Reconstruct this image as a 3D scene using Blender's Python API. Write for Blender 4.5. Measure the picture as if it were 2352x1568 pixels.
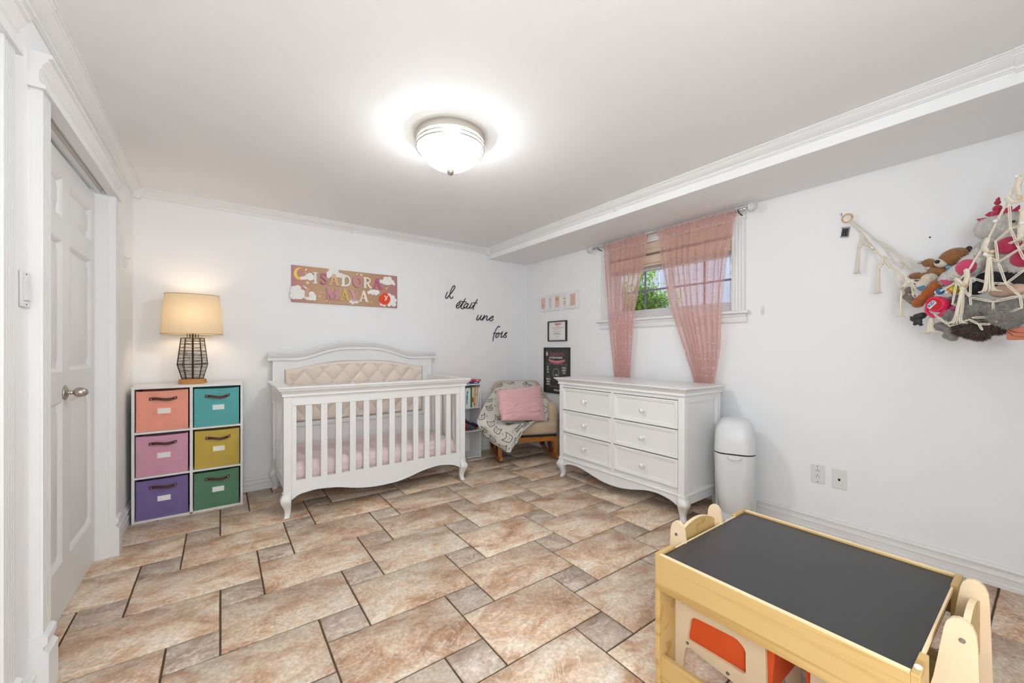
import bpy, bmesh, math, random
from mathutils import Vector, Matrix, Euler, noise
PI = math.pi
R = math.radians
for o in list(bpy.data.objects): bpy.data.objects.remove(o)
S = bpy.context.scene
COL = S.collection

# ------------------------------------------------------------------ camera, world, sun, exposure
F_PX, YAW, HOR, CH = 917.288, 0.63090, 800.18, 1.16
cd = bpy.data.cameras.new('camera'); cam = bpy.data.objects.new('camera', cd); COL.objects.link(cam)
cam.location = (0, 0, CH); cam.rotation_euler = (PI/2, 0, -YAW)
cd.sensor_fit = 'HORIZONTAL'; cd.sensor_width = 36; cd.lens = F_PX/2352*36
cd.shift_y = (HOR-784)/2352; cd.clip_start = .02; cd.clip_end = 200
S.camera = cam
W = bpy.data.worlds.new('world'); S.world = W; W.use_nodes = True
wn = W.node_tree
sky = wn.nodes.new('ShaderNodeTexSky'); sky.sky_type = 'NISHITA'; sky.sun_disc = False
sky.sun_elevation = R(48); sky.sun_rotation = R(60)
wn.nodes['Background'].inputs[1].default_value = .22
wn.links.new(sky.outputs[0], wn.nodes['Background'].inputs[0])
sd = bpy.data.lights.new('sun', 'SUN'); so = bpy.data.objects.new('sun', sd); COL.objects.link(so)
sd.energy = 2.3; sd.angle = .01; sd.color = (1, .96, .88)
so.rotation_euler = Vector((.55, .45, -.95)).to_track_quat('-Z', 'Y').to_euler()
def lamp(name, loc, w, col, rad):
    l = bpy.data.lights.new(name, 'POINT'); o = bpy.data.objects.new(name, l); COL.objects.link(o)
    l.energy = w; l.color = col; l.shadow_soft_size = rad; o.location = loc; return o
lamp('ceiling_bulb', (1.003, 1.935, 2.232), 26, (.905, .958, 1.0), .06)
lamp('rear_ceiling_fill', (.35, -.75, 2.10), 7, (.885, .945, 1), .12)  # added overhead fill light behind the camera
lamp('rear_low_fill', (-.1, -.45, 1.30), 20, (.885, .945, 1), .2)  # added fill light at eye height behind the camera, no floor lamp stands there
lamp('table_lamp_bulb', (-.163, 3.745, 1.40), .95, (1, .83, .62), .06)
S.view_settings.view_transform = 'Standard'; S.view_settings.look = 'None'
S.view_settings.exposure = 1.36; S.view_settings.gamma = 1; S.view_settings.use_curve_mapping = False

# ------------------------------------------------------------------ helpers
def ray(px, py):
    l = (px-1176)/F_PX; u = (HOR-py)/F_PX; s, c = math.sin(YAW), math.cos(YAW)
    return Vector((s+l*c, c-l*s, u))
def pt(px, py, ax, val):
    "point of the axis plane (ax = val) that the measured pixel shows"
    r = ray(px, py); o = Vector((0, 0, CH)); return o + r*((val-o[ax])/r[ax])
def zpt(reg, s, x, y, ax, val): return pt(reg[0]+x/s, reg[1]+y/s, ax, val)
def ppl(px, py, p0, n):
    r = ray(px, py); o = Vector((0, 0, CH)); return o + r*((p0-o).dot(n)/r.dot(n))
WM = {}
def c3(h):
    h = h.lstrip('#'); v = [int(h[i:i+2], 16)/255 for i in (0, 2, 4)]
    return tuple(x/12.92 if x <= .04045 else ((x+.055)/1.055)**2.4 for x in v)
class MB:
    def __init__(s, xf=None): s.v = []; s.f = []; s.mi = []; s.xf = xf; s.m = 0
    def add(s, vs, fs):
        b = len(s.v)
        for p in vs:
            p = Vector(p); s.v.append(s.xf @ p if s.xf else p)
        for f in fs: s.f.append([b+i for i in f]); s.mi.append(s.m)
        return s
    def box(s, x0, x1, y0, y1, z0, z1):
        return s.add([(x, y, z) for x in (x0, x1) for y in (y0, y1) for z in (z0, z1)],
                     [(0, 1, 3, 2), (4, 6, 7, 5), (0, 4, 5, 1), (2, 3, 7, 6), (0, 2, 6, 4), (1, 5, 7, 3)])
    def prism(s, poly, a, b, ax=2, holes=None):
        "poly of 2D points extruded from a to b along axis ax; 2D axes are the other two in order"
        def P(p, t):
            return (t, p[0], p[1]) if ax == 0 else (p[0], t, p[1]) if ax == 1 else (p[0], p[1], t)
        n = len(poly)
        if holes:
            from mathutils.geometry import tessellate_polygon
            loops = [poly]+holes; flat_ = [p for l in loops for p in l]; tri = tessellate_polygon([[Vector((p[0], p[1], 0)) for p in l] for l in loops]); N = len(flat_); fs = [tuple(t) for t in tri]+[tuple(i+N for i in t[::-1]) for t in tri]; o_ = 0
            for l in loops:
                m = len(l); fs += [(o_+i, o_+(i+1) % m, N+o_+(i+1) % m, N+o_+i) for i in range(m)]; o_ += m
            return s.add([P(p, a) for p in flat_]+[P(p, b) for p in flat_], fs)
        return s.add([P(p, a) for p in poly]+[P(p, b) for p in poly],
                     [list(range(n))[::-1], list(range(n, 2*n))]+[(i, (i+1) % n, n+(i+1) % n, n+i) for i in range(n)])
    def loft(s, rings, closed=True, caps=True):
        n = len(rings[0]); vs = [p for r in rings for p in r]; fs = []
        for k in range(len(rings)-1):
            for i in range(n if closed else n-1):
                j = (i+1) % n; fs.append((k*n+i, k*n+j, (k+1)*n+j, (k+1)*n+i))
        if caps and closed:
            fs.append(list(range(n))[::-1]); fs.append([(len(rings)-1)*n+i for i in range(n)])
        return s.add(vs, fs)
    def lathe(s, prof, c=(0, 0, 0), n=24, sx=1, sy=1, ax=2, caps=True):
        rings = []
        for r, z in prof:
            q = []
            for i in range(n):
                a = 2*PI*i/n; x, y = r*math.cos(a)*sx, r*math.sin(a)*sy
                p = (x, y, z) if ax == 2 else (z, x, y) if ax == 0 else (x, z, y)
                q.append((c[0]+p[0], c[1]+p[1], c[2]+p[2]))
            rings.append(q)
        return s.loft(rings, True, caps)
    def tube(s, pts, r=.005, n=8, caps=True, closed=False, flat=1):
        pts = [Vector(p) for p in pts]; m = len(pts); rings = []; up = None
        for i, p in enumerate(pts):
            a = pts[(i-1) % m] if (closed or i > 0) else p; b = pts[(i+1) % m] if (closed or i < m-1) else p
            t = (b-a); t = t.normalized() if t.length > 1e-9 else Vector((0, 0, 1))
            if up is None: up = t.orthogonal().normalized()
            up = (up - t*up.dot(t)); up = up.normalized() if up.length > 1e-6 else t.orthogonal().normalized()
            w = t.cross(up); rr = r[i] if isinstance(r, (list, tuple)) else r
            rings.append([p+up*(rr*math.cos(2*PI*k/n))+w*(rr*flat*math.sin(2*PI*k/n)) for k in range(n)])
        if closed: rings.append(rings[0])
        return s.loft(rings, True, caps and not closed)
    def ell(s, c, r, n=14, m=9, rot=None):
        if not isinstance(r, (tuple, list)): r = (r, r, r)
        Rm = Euler(rot).to_matrix() if rot and not isinstance(rot, Matrix) else (rot or Matrix.Identity(3)); c = Vector(c)
        vs = [c+Rm @ Vector((0, 0, -r[2]))]; fs = []
        for j in range(1, m):
            a = -PI/2+PI*j/m
            for i in range(n):
                b = 2*PI*i/n; vs.append(c+Rm @ Vector((r[0]*math.cos(a)*math.cos(b), r[1]*math.cos(a)*math.sin(b), r[2]*math.sin(a))))
        vs.append(c+Rm @ Vector((0, 0, r[2]))); L = len(vs)-1
        for i in range(n): fs.append((0, 1+(i+1) % n, 1+i)); fs.append((L, 1+(m-2)*n+i, 1+(m-2)*n+(i+1) % n))
        for j in range(m-2):
            for i in range(n): fs.append((1+j*n+i, 1+j*n+(i+1) % n, 1+(j+1)*n+(i+1) % n, 1+(j+1)*n+i))
        return s.add(vs, fs)
    def grid(s, fn, nu, nv, wrap=False):
        vs = [fn(i/nu, j/nv) for j in range(nv+1) for i in range(nu+1)]
        return s.add(vs, [(j*(nu+1)+i, j*(nu+1)+i+1, (j+1)*(nu+1)+i+1, (j+1)*(nu+1)+i) for j in range(nv) for i in range(nu)])
    def mesh(s, name, mats, smooth=35):
        me = bpy.data.meshes.new(name); me.from_pydata([tuple(p) for p in s.v], [], s.f)
        for m in (mats if isinstance(mats, (list, tuple)) else [mats]): me.materials.append(m)
        if any(s.mi): me.polygons.foreach_set('material_index', s.mi)
        bm = bmesh.new(); bm.from_mesh(me); bmesh.ops.recalc_face_normals(bm, faces=bm.faces); bm.to_mesh(me); bm.free()
        if smooth:
            me.polygons.foreach_set('use_smooth', [True]*len(me.polygons)); me.set_sharp_from_angle(angle=R(smooth))
        me.update(); return me
    def build(s, name, mats, parent=None, smooth=35, bevel=0, seg=2, **kw):
        return link(name, s.mesh(name, mats, smooth), parent, bevel, seg, **kw)
def link(name, me, parent=None, bevel=0, seg=2, **kw):
    o = bpy.data.objects.new(name, me); COL.objects.link(o)
    if parent:
        o.parent = parent; o.matrix_parent_inverse = WM.get(parent.name, Matrix()).inverted()
    if bevel:
        b = o.modifiers.new('bevel', 'BEVEL'); b.width = bevel; b.segments = seg; b.limit_method = 'ANGLE'; b.angle_limit = R(40)
    for k, v in kw.items(): o[k] = v
    return o
def thing(name, label, cat, loc=(0, 0, 0), rz=0, group=None):
    o = bpy.data.objects.new(name, None); COL.objects.link(o); o.empty_display_size = .05
    o.location = loc; o.rotation_euler = (0, 0, rz); o['label'] = label; o['category'] = cat
    if group: o['group'] = group
    WM[o.name] = Matrix.Translation(loc) @ Matrix.Rotation(rz, 4, 'Z'); return o
def tag(o, label, cat, group=None):
    o['label'] = label; o['category'] = cat
    if group: o['group'] = group
    return o
def struct(name, mb, m, **kw):
    o = mb.build(name, m, **kw); o['kind'] = 'structure'; return o
def catmull(P, k=6):
    P = [Vector(p) for p in P]; out = []
    for i in range(len(P)-1):
        a = P[max(i-1, 0)]; b = P[i]; c = P[i+1]; d = P[min(i+2, len(P)-1)]
        for j in range(k):
            t = j/k; out.append(.5*((2*b)+(c-a)*t+(2*a-5*b+4*c-d)*t*t+(3*b-a-3*c+d)*t**3))
    out.append(P[-1]); return out
def text_mesh(mb, body, size, org, ax, ay, depth=0, align='CENTER', sx=1.0, shear=0, off=0):
    cu = bpy.data.curves.new('t', 'FONT'); cu.body = body; cu.size = size; cu.align_x = align; cu.align_y = 'CENTER'; cu.shear = shear; cu.offset = off
    cu.resolution_u = 2; cu.extrude = depth
    o = bpy.data.objects.new('t', cu); me = bpy.data.meshes.new_from_object(o)
    ax, ay = Vector(ax), Vector(ay); n = ax.cross(ay)
    mb.add([Vector(org)+ax*v.co.x*sx+ay*v.co.y+n*(v.co.z+depth) for v in me.vertices], [tuple(p.vertices) for p in me.polygons])
    bpy.data.objects.remove(o); bpy.data.curves.remove(cu); bpy.data.meshes.remove(me)

# ------------------------------------------------------------------ materials
MATS = {}
def mat(name, col, rough=.5, metal=0, bump=0, bscale=200, var=0, vscale=8, stretch=(1, 1, 1), **kw):
    m = bpy.data.materials.new(name); m.use_nodes = True; t = m.node_tree; b = t.nodes['Principled BSDF']
    if isinstance(col, str): col = c3(col)
    b.inputs['Base Color'].default_value = (*col, 1); b.inputs['Roughness'].default_value = rough; b.inputs['Metallic'].default_value = metal
    for k, v in kw.items(): b.inputs[k.replace('_', ' ')].default_value = v
    if bump or var:
        tc = t.nodes.new('ShaderNodeTexCoord'); mp = t.nodes.new('ShaderNodeMapping'); mp.inputs['Scale'].default_value = stretch
        t.links.new(tc.outputs['Object'], mp.inputs[0])
    if bump:
        n = t.nodes.new('ShaderNodeTexNoise'); n.inputs['Scale'].default_value = bscale; n.inputs['Detail'].default_value = 3
        bp = t.nodes.new('ShaderNodeBump'); bp.inputs['Strength'].default_value = bump; bp.inputs['Distance'].default_value = .002
        t.links.new(mp.outputs[0], n.inputs[0]); t.links.new(n.outputs[0], bp.inputs['Height']); t.links.new(bp.outputs[0], b.inputs['Normal'])
    if var:
        n = t.nodes.new('ShaderNodeTexNoise'); n.inputs['Scale'].default_value = vscale; n.inputs['Detail'].default_value = 4
        r = t.nodes.new('ShaderNodeMapRange'); r.inputs[1].default_value = .25; r.inputs[2].default_value = .75; r.inputs[3].default_value = 1-var; r.inputs[4].default_value = 1+var*.6
        mx = t.nodes.new('ShaderNodeVectorMath'); mx.operation = 'SCALE'; mx.inputs[0].default_value = col
        t.links.new(mp.outputs[0], n.inputs[0]); t.links.new(n.outputs[0], r.inputs[0]); t.links.new(r.outputs[0], mx.inputs['Scale']); t.links.new(mx.outputs[0], b.inputs['Base Color'])
    MATS[name] = m; return m
M_WALL = mat('wall_paint', (.905, .905, .905), .85, bump=.08, bscale=300)
M_CEIL = mat('ceiling_paint', (.93, .93, .927), .9, bump=.05, bscale=250)
M_TRIM = mat('trim_paint', (.84, .835, .825), .38)
M_DOOR = mat('door_paint', (.80, .795, .785), .4)
M_FURN = mat('white_lacquer', (.85, .845, .83), .28)
M_MEL = mat('white_melamine', (.80, .79, .77), .4)
M_NICK = mat('brushed_nickel', (.50, .45, .40), .32, 1)
M_NICK2 = mat('satin_nickel', (.62, .59, .54), .3, 1)
M_CHROME = mat('chrome', (.6, .6, .6), .15, 1)
M_DARK = mat('dark_gap', (.02, .018, .015), .8)
M_BLACK = mat('black_metal', (.02, .02, .02), .45)
M_PLAST = mat('white_plastic', (.78, .78, .77), .35)
M_PAIL = mat('pail_plastic', (.74, .745, .75), .33)
M_WHITE = mat('white_card', (.85, .85, .83), .7)
M_GOLD = mat('gold_print', (.55, .36, .12), .4, .3)
def wood(name, dark, light, scale=6, stretch=(1, .12, 1), rough=.4, gr=1.0):
    m = bpy.data.materials.new(name); m.use_nodes = True; t = m.node_tree; b = t.nodes['Principled BSDF']
    tc = t.nodes.new('ShaderNodeTexCoord'); mp = t.nodes.new('ShaderNodeMapping'); mp.inputs['Scale'].default_value = stretch
    n = t.nodes.new('ShaderNodeTexNoise'); n.inputs['Scale'].default_value = scale; n.inputs['Detail'].default_value = 6; n.inputs['Distortion'].default_value = .6
    w = t.nodes.new('ShaderNodeMath'); w.operation = 'MULTIPLY'; w.inputs[1].default_value = 14*gr
    sn = t.nodes.new('ShaderNodeMath'); sn.operation = 'SINE'
    r = t.nodes.new('ShaderNodeValToRGB'); r.color_ramp.elements[0].color = (*c3(dark), 1); r.color_ramp.elements[1].color = (*c3(light), 1)
    r.color_ramp.elements[0].position = .0; r.color_ramp.elements[1].position = .45
    mr = t.nodes.new('ShaderNodeMapRange'); mr.inputs[1].default_value = -1; mr.inputs[2].default_value = 1
    t.links.new(tc.outputs['Object'], mp.inputs[0]); t.links.new(mp.outputs[0], n.inputs[0]); t.links.new(n.outputs[0], w.inputs[0]); t.links.new(w.outputs[0], sn.inputs[0])
    t.links.new(sn.outputs[0], mr.inputs[0]); t.links.new(mr.outputs[0], r.inputs[0]); t.links.new(r.outputs[0], b.inputs['Base Color'])
    b.inputs['Roughness'].default_value = rough; return m
M_MAPLE = wood('maple_laminate', 'B38E52', 'C8A76C', 2.6, (7, .45, 9), .42, 1.0)
M_BIRCH = mat('birch_ply', 'E3CBA8', .45)
M_EDGE = mat('birch_edge', 'F0D7AC', .5)
M_OAK = wood('lamp_oak', 'A86F33', 'C98D4B', 20, (.4, 1, 1), .5)
M_CHWOOD = wood('chair_wood', '8A4A1C', 'B2702C', 14, (.3, 1, 1), .35)
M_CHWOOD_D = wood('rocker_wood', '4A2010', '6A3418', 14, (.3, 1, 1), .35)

def tile_mat(name, grey):
    m = bpy.data.materials.new(name); m.use_nodes = True; t = m.node_tree; N = t.nodes; L = t.links; b = N['Principled BSDF']
    tc = N.new('ShaderNodeTexCoord'); oi = N.new('ShaderNodeObjectInfo')
    off = N.new('ShaderNodeVectorMath'); off.operation = 'SCALE'; off.inputs[0].default_value = (37, 53, 11)
    L.new(oi.outputs['Random'], off.inputs['Scale'])
    ad = N.new('ShaderNodeVectorMath'); L.new(tc.outputs['Object'], ad.inputs[0]); L.new(off.outputs[0], ad.inputs[1])
    mp = N.new('ShaderNodeMapping'); mp.inputs['Scale'].default_value = (1.0, 1.5, 1); mp.inputs['Rotation'].default_value = (0, 0, R(12)); L.new(ad.outputs[0], mp.inputs[0])
    n1 = N.new('ShaderNodeTexNoise'); n1.inputs['Scale'].default_value = 4.6; n1.inputs['Detail'].default_value = 12; n1.inputs['Roughness'].default_value = .70; n1.inputs['Distortion'].default_value = .7
    L.new(mp.outputs[0], n1.inputs[0])
    r1 = N.new('ShaderNodeValToRGB'); e = r1.color_ramp.elements
    if grey: cs = [(.30, '947A68'), (.44, 'B29A86'), (.56, 'C9B5A2'), (.70, 'E6DACD')]
    else: cs = [(.30, 'A87C62'), (.39, 'C29A7A'), (.46, 'D3B091'), (.52, 'E0C6AA'), (.60, 'EBD9C2'), (.70, 'F5EDE0')]
    e[0].position = cs[0][0]; e[0].color = (*c3(cs[0][1]), 1); e[1].position = cs[-1][0]; e[1].color = (*c3(cs[-1][1]), 1)
    for p, h in cs[1:-1]: q = e.new(p); q.color = (*c3(h), 1)
    L.new(n1.outputs[0], r1.inputs[0])
    # thin pale veins
    n2 = N.new('ShaderNodeTexNoise'); n2.inputs['Scale'].default_value = 4; n2.inputs['Detail'].default_value = 12; n2.inputs['Roughness'].default_value = .72; n2.inputs['Distortion'].default_value = .8; L.new(mp.outputs[0], n2.inputs[0])
    s = N.new('ShaderNodeMath'); s.operation = 'SUBTRACT'; s.inputs[1].default_value = .5; L.new(n2.outputs[0], s.inputs[0])
    a = N.new('ShaderNodeMath'); a.operation = 'ABSOLUTE'; L.new(s.outputs[0], a.inputs[0])
    v = N.new('ShaderNodeMapRange'); v.inputs[1].default_value = 0; v.inputs[2].default_value = .022; v.inputs[3].default_value = .55; v.inputs[4].default_value = 0; L.new(a.outputs[0], v.inputs[0])
    mx = N.new('ShaderNodeMix'); mx.data_type = 'RGBA'; mx.inputs[7].default_value = (*c3('F2E8DA'), 1); L.new(v.outputs[0], mx.inputs[0]); L.new(r1.outputs[0], mx.inputs[6])
    # fine speckle
    n3 = N.new('ShaderNodeTexNoise'); n3.inputs['Scale'].default_value = 75; n3.inputs['Detail'].default_value = 4; L.new(ad.outputs[0], n3.inputs[0])
    sp = N.new('ShaderNodeMapRange'); sp.inputs[1].default_value = .3; sp.inputs[2].default_value = .7; sp.inputs[3].default_value = .74; sp.inputs[4].default_value = 1.13; L.new(n3.outputs[0], sp.inputs[0])
    rn = N.new('ShaderNodeMapRange'); rn.inputs[3].default_value = .88; rn.inputs[4].default_value = 1.06; L.new(oi.outputs['Random'], rn.inputs[0])
    mm = N.new('ShaderNodeMath'); mm.operation = 'MULTIPLY'; L.new(sp.outputs[0], mm.inputs[0]); L.new(rn.outputs[0], mm.inputs[1])
    sc = N.new('ShaderNodeVectorMath'); sc.operation = 'SCALE'; L.new(mx.outputs[2], sc.inputs[0]); L.new(mm.outputs[0], sc.inputs['Scale'])
    L.new(sc.outputs[0], b.inputs['Base Color'])
    n4 = N.new('ShaderNodeTexNoise'); n4.inputs['Scale'].default_value = 55; n4.inputs['Detail'].default_value = 5; n4.inputs['Roughness'].default_value = .8; L.new(ad.outputs[0], n4.inputs[0])
    pk = N.new('ShaderNodeMapRange'); pk.inputs[1].default_value = .66; pk.inputs[2].default_value = .72; pk.inputs[3].default_value = 1; pk.inputs[4].default_value = .62; L.new(n4.outputs[0], pk.inputs[0])
    sc2 = N.new('ShaderNodeVectorMath'); sc2.operation = 'SCALE'; L.new(sc.outputs[0], sc2.inputs[0]); L.new(pk.outputs[0], sc2.inputs['Scale']); L.new(sc2.outputs[0], b.inputs['Base Color'])
    bp = N.new('ShaderNodeBump'); bp.inputs['Strength'].default_value = .35; bp.inputs['Distance'].default_value = .003
    ah = N.new('ShaderNodeMath'); L.new(n1.outputs[0], ah.inputs[0]); L.new(n3.outputs[0], ah.inputs[1]); L.new(ah.outputs[0], bp.inputs['Height']); L.new(bp.outputs[0], b.inputs['Normal'])
    b.inputs['Roughness'].default_value = .42; return m
M_TILE = tile_mat('travertine_tile', False); M_TILE_S = tile_mat('travertine_tile_grey', True)
M_GROUT = mat('grout', '5A4834', .95, bump=.4, bscale=400)

# ------------------------------------------------------------------ room shell
XL, XR, XS, YB, ZC, ZS = -.503, 3.065, 2.508, 3.889, 2.305, 2.19
YF, YR, XN = -.30, -1.60, 1.35        # front wall beside the camera, rear wall of the part behind it
fl = struct('floor', MB().box(XL-.15, XR+.1, YR-.1, YB+.1, -.05, -.0055), M_GROUT)
u = .1704
random.seed(3)
def put_tile(i, j, w, h, m):
    x0, x1 = i*u, (i+w)*u; y0, y1 = j*u, (j+h)*u
    x0, x1 = max(x0, XL-.11), min(x1, XR); y0, y1 = max(y0, YR), min(y1, YB)
    if x1-x0 < .02 or y1-y0 < .02 or (x0 > XN and y1 < YF+.01): return
    g = .0038; x0 += g; x1 -= g; y0 += g; y1 -= g; rings = []
    N = max(2, int(w*4)), max(2, int(h*4))
    def rim(d, z):
        P = []
        c = [(x0+d, y0+d, x1-d, y0+d, N[0]), (x1-d, y0+d, x1-d, y1-d, N[1]), (x1-d, y1-d, x0+d, y1-d, N[0]), (x0+d, y1-d, x0+d, y0+d, N[1])]
        for a, b, e, f, n in c:
            for k in range(n):
                t = k/n; P.append((a+(e-a)*t, b+(f-b)*t, z))
        return P
    def jit(P, a): return [(p[0]+random.uniform(-a, a), p[1]+random.uniform(-a, a), p[2]) for p in P]
    mb = MB(); mb.loft([rim(0, -.006), jit(rim(0, -.0022), .0008), jit(rim(.003, 0), .0011)], True, False)
    n = len(rim(0, 0)); mb.f.append(list(range(2*n, 3*n))); mb.mi.append(0)
    mb.build('tile', m, fl, smooth=60)
for a in range(-12, 22):
    for b in range(-10, 12):
        i, j = 7+a+3*b, 6+2*a-b
        put_tile(i, j, 1, 1, M_TILE_S); put_tile(i-2, j+1, 3, 2, M_TILE)
struct('ceiling', MB().box(XL-.2, XR+.3, YR-.15, YB+.15, ZC, ZC+.1), M_CEIL)
struct('ceiling_soffit', MB().box(XS, XR+.01, YF-.05, YB+.01, ZS, ZC+.01), M_CEIL, bevel=.003)
struct('wall_back', MB().box(XL-.2, XR+.3, YB, YB+.12, -.05, ZC+.02), M_WALL)
WY0, WY1, WZ0, WZ1 = 1.421, 2.597, 1.435, 2.114
XO = XR+.2
struct('wall_right', MB().box(XR, XO, YF-.15, WY0, -.05, ZC+.02).box(XR, XO, WY1, YB+.02, -.05, ZC+.02)
       .box(XR, XO, WY0, WY1, -.05, WZ0).box(XR, XO, WY0, WY1, WZ1, ZC+.02), M_WALL)
DY0, DY1, DZ = 2.06, 3.118, 2.045
D2a, D2b = .85, 1.68
wl = MB()
for y0, y1, z0, z1 in [(DY1, YB+.02, -.05, ZC+.02), (DY0, DY1, DZ, ZC+.02), (D2b, DY0, -.05, ZC+.02), (D2a, D2b, DZ, ZC+.02), (YR-.1, D2a, -.05, ZC+.02)]:
    wl.box(XL-.14, XL, y0, y1, z0, z1)
struct('wall_left', wl, M_WALL)
struct('wall_front', MB().box(XN-.1, XR+.1, YF-.1, YF, -.05, ZC+.02).box(XN-.1, XN, YR-.1, YF-.1, -.05, ZC+.02), M_WALL)
struct('wall_rear', MB().box(XL-.1, XN, YR-.12, YR, -.05, ZC+.02), M_WALL)
# crown moulding: profile (distance from wall, height)
CR = [(0, .0), (.007, .0), (.007, .006), (.012, .008), (.014, .014), (.014, .018), (.022, .022), (.036, .032), (.045, .042), (.045, .047), (.050, .049), (.053, .054), (.058, .055), (.058, .064), (0, .064)]
CZ = ZC-.062
def scaled(P, k, dz): return [(p[0]*k+.0, p[1]*1.0+dz) for p in P]
def crown(name, ax, a, b, wall, sgn, k=1.0, zz=0, parent=None):
    P = [(wall+sgn*(d*k), CZ+h*k+zz) for d, h in CR]
    mb = MB(); mb.prism(P, a, b, ax); return mb
mb = crown('', 0, XL, XS, YB, -1); t1 = struct('trim_1', mb, M_TRIM, smooth=25)
mb = crown('', 1, YF, YB, XS, -1); t2 = struct('trim_2', mb, M_TRIM, smooth=25)
mb = crown('', 1, YR, YB, XL, 1); t3 = struct('trim_3', mb, M_TRIM, smooth=25)
def joint(par, ax, c, wall, sgn, w=.022):
    crown('', ax, c-w/2, c+w/2, wall, sgn, 1.14, -.009).build('joint_block', M_TRIM, par, smooth=25)
joint(t1, 0, .99, YB, -1); joint(t2, 1, 2.06, XS, -1); joint(t2, 1, .07, XS, -1, .06); joint(t3, 1, 1.93, XL, 1, .10)
def cblock(par, x, y):
    MB().lathe([(.03, CZ-.014), (.034, CZ-.01), (.034, CZ), (.04, CZ+.008), (.05, CZ+.02), (.06, CZ+.032), (.064, CZ+.044), (.068, CZ+.05), (.07, ZC)], (x, y, 0), 16).build('corner_block', M_TRIM, par)
cblock(t1, XL+.012, YB-.012); cblock(t1, XS-.012, YB-.012)
# baseboards
BP = [(0, 0), (.018, 0), (.018, .02), (.016, .023), (.016, .05), (.020, .054), (.020, .058), (.014, .062), (.012, .075), (.014, .086), (.018, .089), (.018, .094), (.012, .098), (.009, .104), (.010, .108), (.006, .113), (0, .113)]
def base(name, ax, a, b, wall, sgn):
    struct(name, MB().prism([(wall+sgn*d, h) for d, h in BP], a, b, ax), M_TRIM, smooth=25)
base('baseboard_back', 0, XL, XR, YB, -1)
base('baseboard_right', 1, YF, YB, XR, -1)
base('baseboard_left', 1, DY1+.09, YB, XL, 1)
base('baseboard_left_near', 1, D2b+.085, DY0-.08, XL, 1)
base('baseboard_front', 0, XN, XR, YF, 1)

# ------------------------------------------------------------------ doors and casings on the left wall
def fluted(mb, y0, y1, z0, z1, x0=XL, th=.03):
    n = 5; w = (y1-y0)
    mb.box(x0, x0+th-.006, y0, y1, z0, z1)
    for k in range(n):
        c = y0+w*(k+.5)/n
        mb.box(x0, x0+th, c-w/n*.3, c+w/n*.3, z0, z1)
def plinth(mb, y0, y1, x0=XL):
    mb.box(x0, x0+.045, y0-.004, y1+.004, 0, .150)
    mb.prism([(x0, .150), (x0+.045, .150), (x0+.032, .166), (x0+.032, .174), (x0+.042, .184), (x0+.042, .205), (x0+.034, .214), (x0, .214)], y0-.003, y1+.003, 1)
def head(mb, y0, y1, z0, x0=XL):
    P = [(x0, z0-.004), (x0+.040, z0-.004), (x0+.042, z0+.006), (x0+.030, z0+.012), (x0+.026, z0+.02), (x0+.026, z0+.055), (x0+.034, z0+.062), (x0+.032, z0+.07), (x0+.046, z0+.088), (x0+.046, z0+.096), (x0+.056, z0+.1), (x0+.056, z0+.112), (x0, z0+.112)]
    mb.prism(P, y0-.012, y1+.012, 1)
def door_set(n, y0, y1, full):
    mb = MB(); fluted(mb, y0-.082, y0, .2, DZ-.02); fluted(mb, y1, y1+.082, .2, DZ-.02)
    c = struct('trim_%d' % (3+n), mb, M_TRIM, smooth=0)
    for a, b in ((y0-.085, y0+.003), (y1-.003, y1+.085)):
        q = MB(); plinth(q, a, b); q.build('plinth_block', M_TRIM, c, smooth=25)
    q = MB(); head(q, y0-.088, y1+.088, DZ-.03); q.build('head_moulding', M_TRIM, c, smooth=25)
    q = MB().box(XL-.14, XL+.002, y0-.001, y0+.012, 0, DZ).box(XL-.14, XL+.002, y1-.012, y1+.001, 0, DZ).box(XL-.14, XL+.002, y0, y1, DZ-.012, DZ+.001)
    q.box(XL-.048, XL-.024, y0+.012, y1-.012, DZ-.036, DZ-.012).box(XL-.040, XL-.018, y0+.012, y1-.012, DZ-.022, DZ-.01)
    q.build('jamb', M_TRIM, c, smooth=0)
door_set(1, DY0, DY1, True); door_set(2, D2a, D2b, False)
def six_panel(name, y0, y1, xf, lay):
    "door leaf with raised panels; front face at x = xf"
    z0, z1, th = .006, DZ-.048, .035
    d = MB(); zs = [z0]+[z for p in lay[1] for z in p]+[z1]; ys = [y0]+[y for p in lay[0] for y in p]+[y1]
    d.box(xf-th, xf-.018, y0, y1, z0, z1)
    for k in range(0, len(zs), 2): d.box(xf-.018, xf, y0, y1, zs[k], zs[k+1])
    for k in range(0, len(ys), 2):
        for q in range(1, len(zs)-1, 2): d.box(xf-.018, xf, ys[k], ys[k+1], zs[q], zs[q+1])
    o = struct(name, d, M_DOOR, smooth=0)
    for a, b in lay[0]:
        for c, e in lay[1]:
            p = MB(); g = .018; h = .05
            def rr(i, x): return [(x, a+i, c+i), (x, b-i, c+i), (x, b-i, e-i), (x, a+i, e-i)]
            p.loft([rr(0, xf), rr(.004, xf-.002), rr(.016, xf-.016), rr(.026, xf-.016), rr(.054, xf-.004)], True, False); p.f.append([16, 17, 18, 19]); p.mi.append(0)
            p.build('raised_panel', M_DOOR, o, smooth=30)
    return o
d1 = six_panel('door_1', DY0+.014, DY1-.014, XL-.052, ([(2.19, 2.56), (2.665, 3.035)], [(.23, .93), (1.06, 1.63), (1.73, 1.90)]))
kx, ky, kz = XL-.052, 2.585, .965
k = MB().lathe([(.0, 0), (.030, 0), (.032, .003), (.031, .006), (.022, .010), (.012, .013), (.0, .013)], (kx, ky, kz), 24, ax=0)
kr = k.build('knob_rose', M_NICK, d1)
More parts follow.
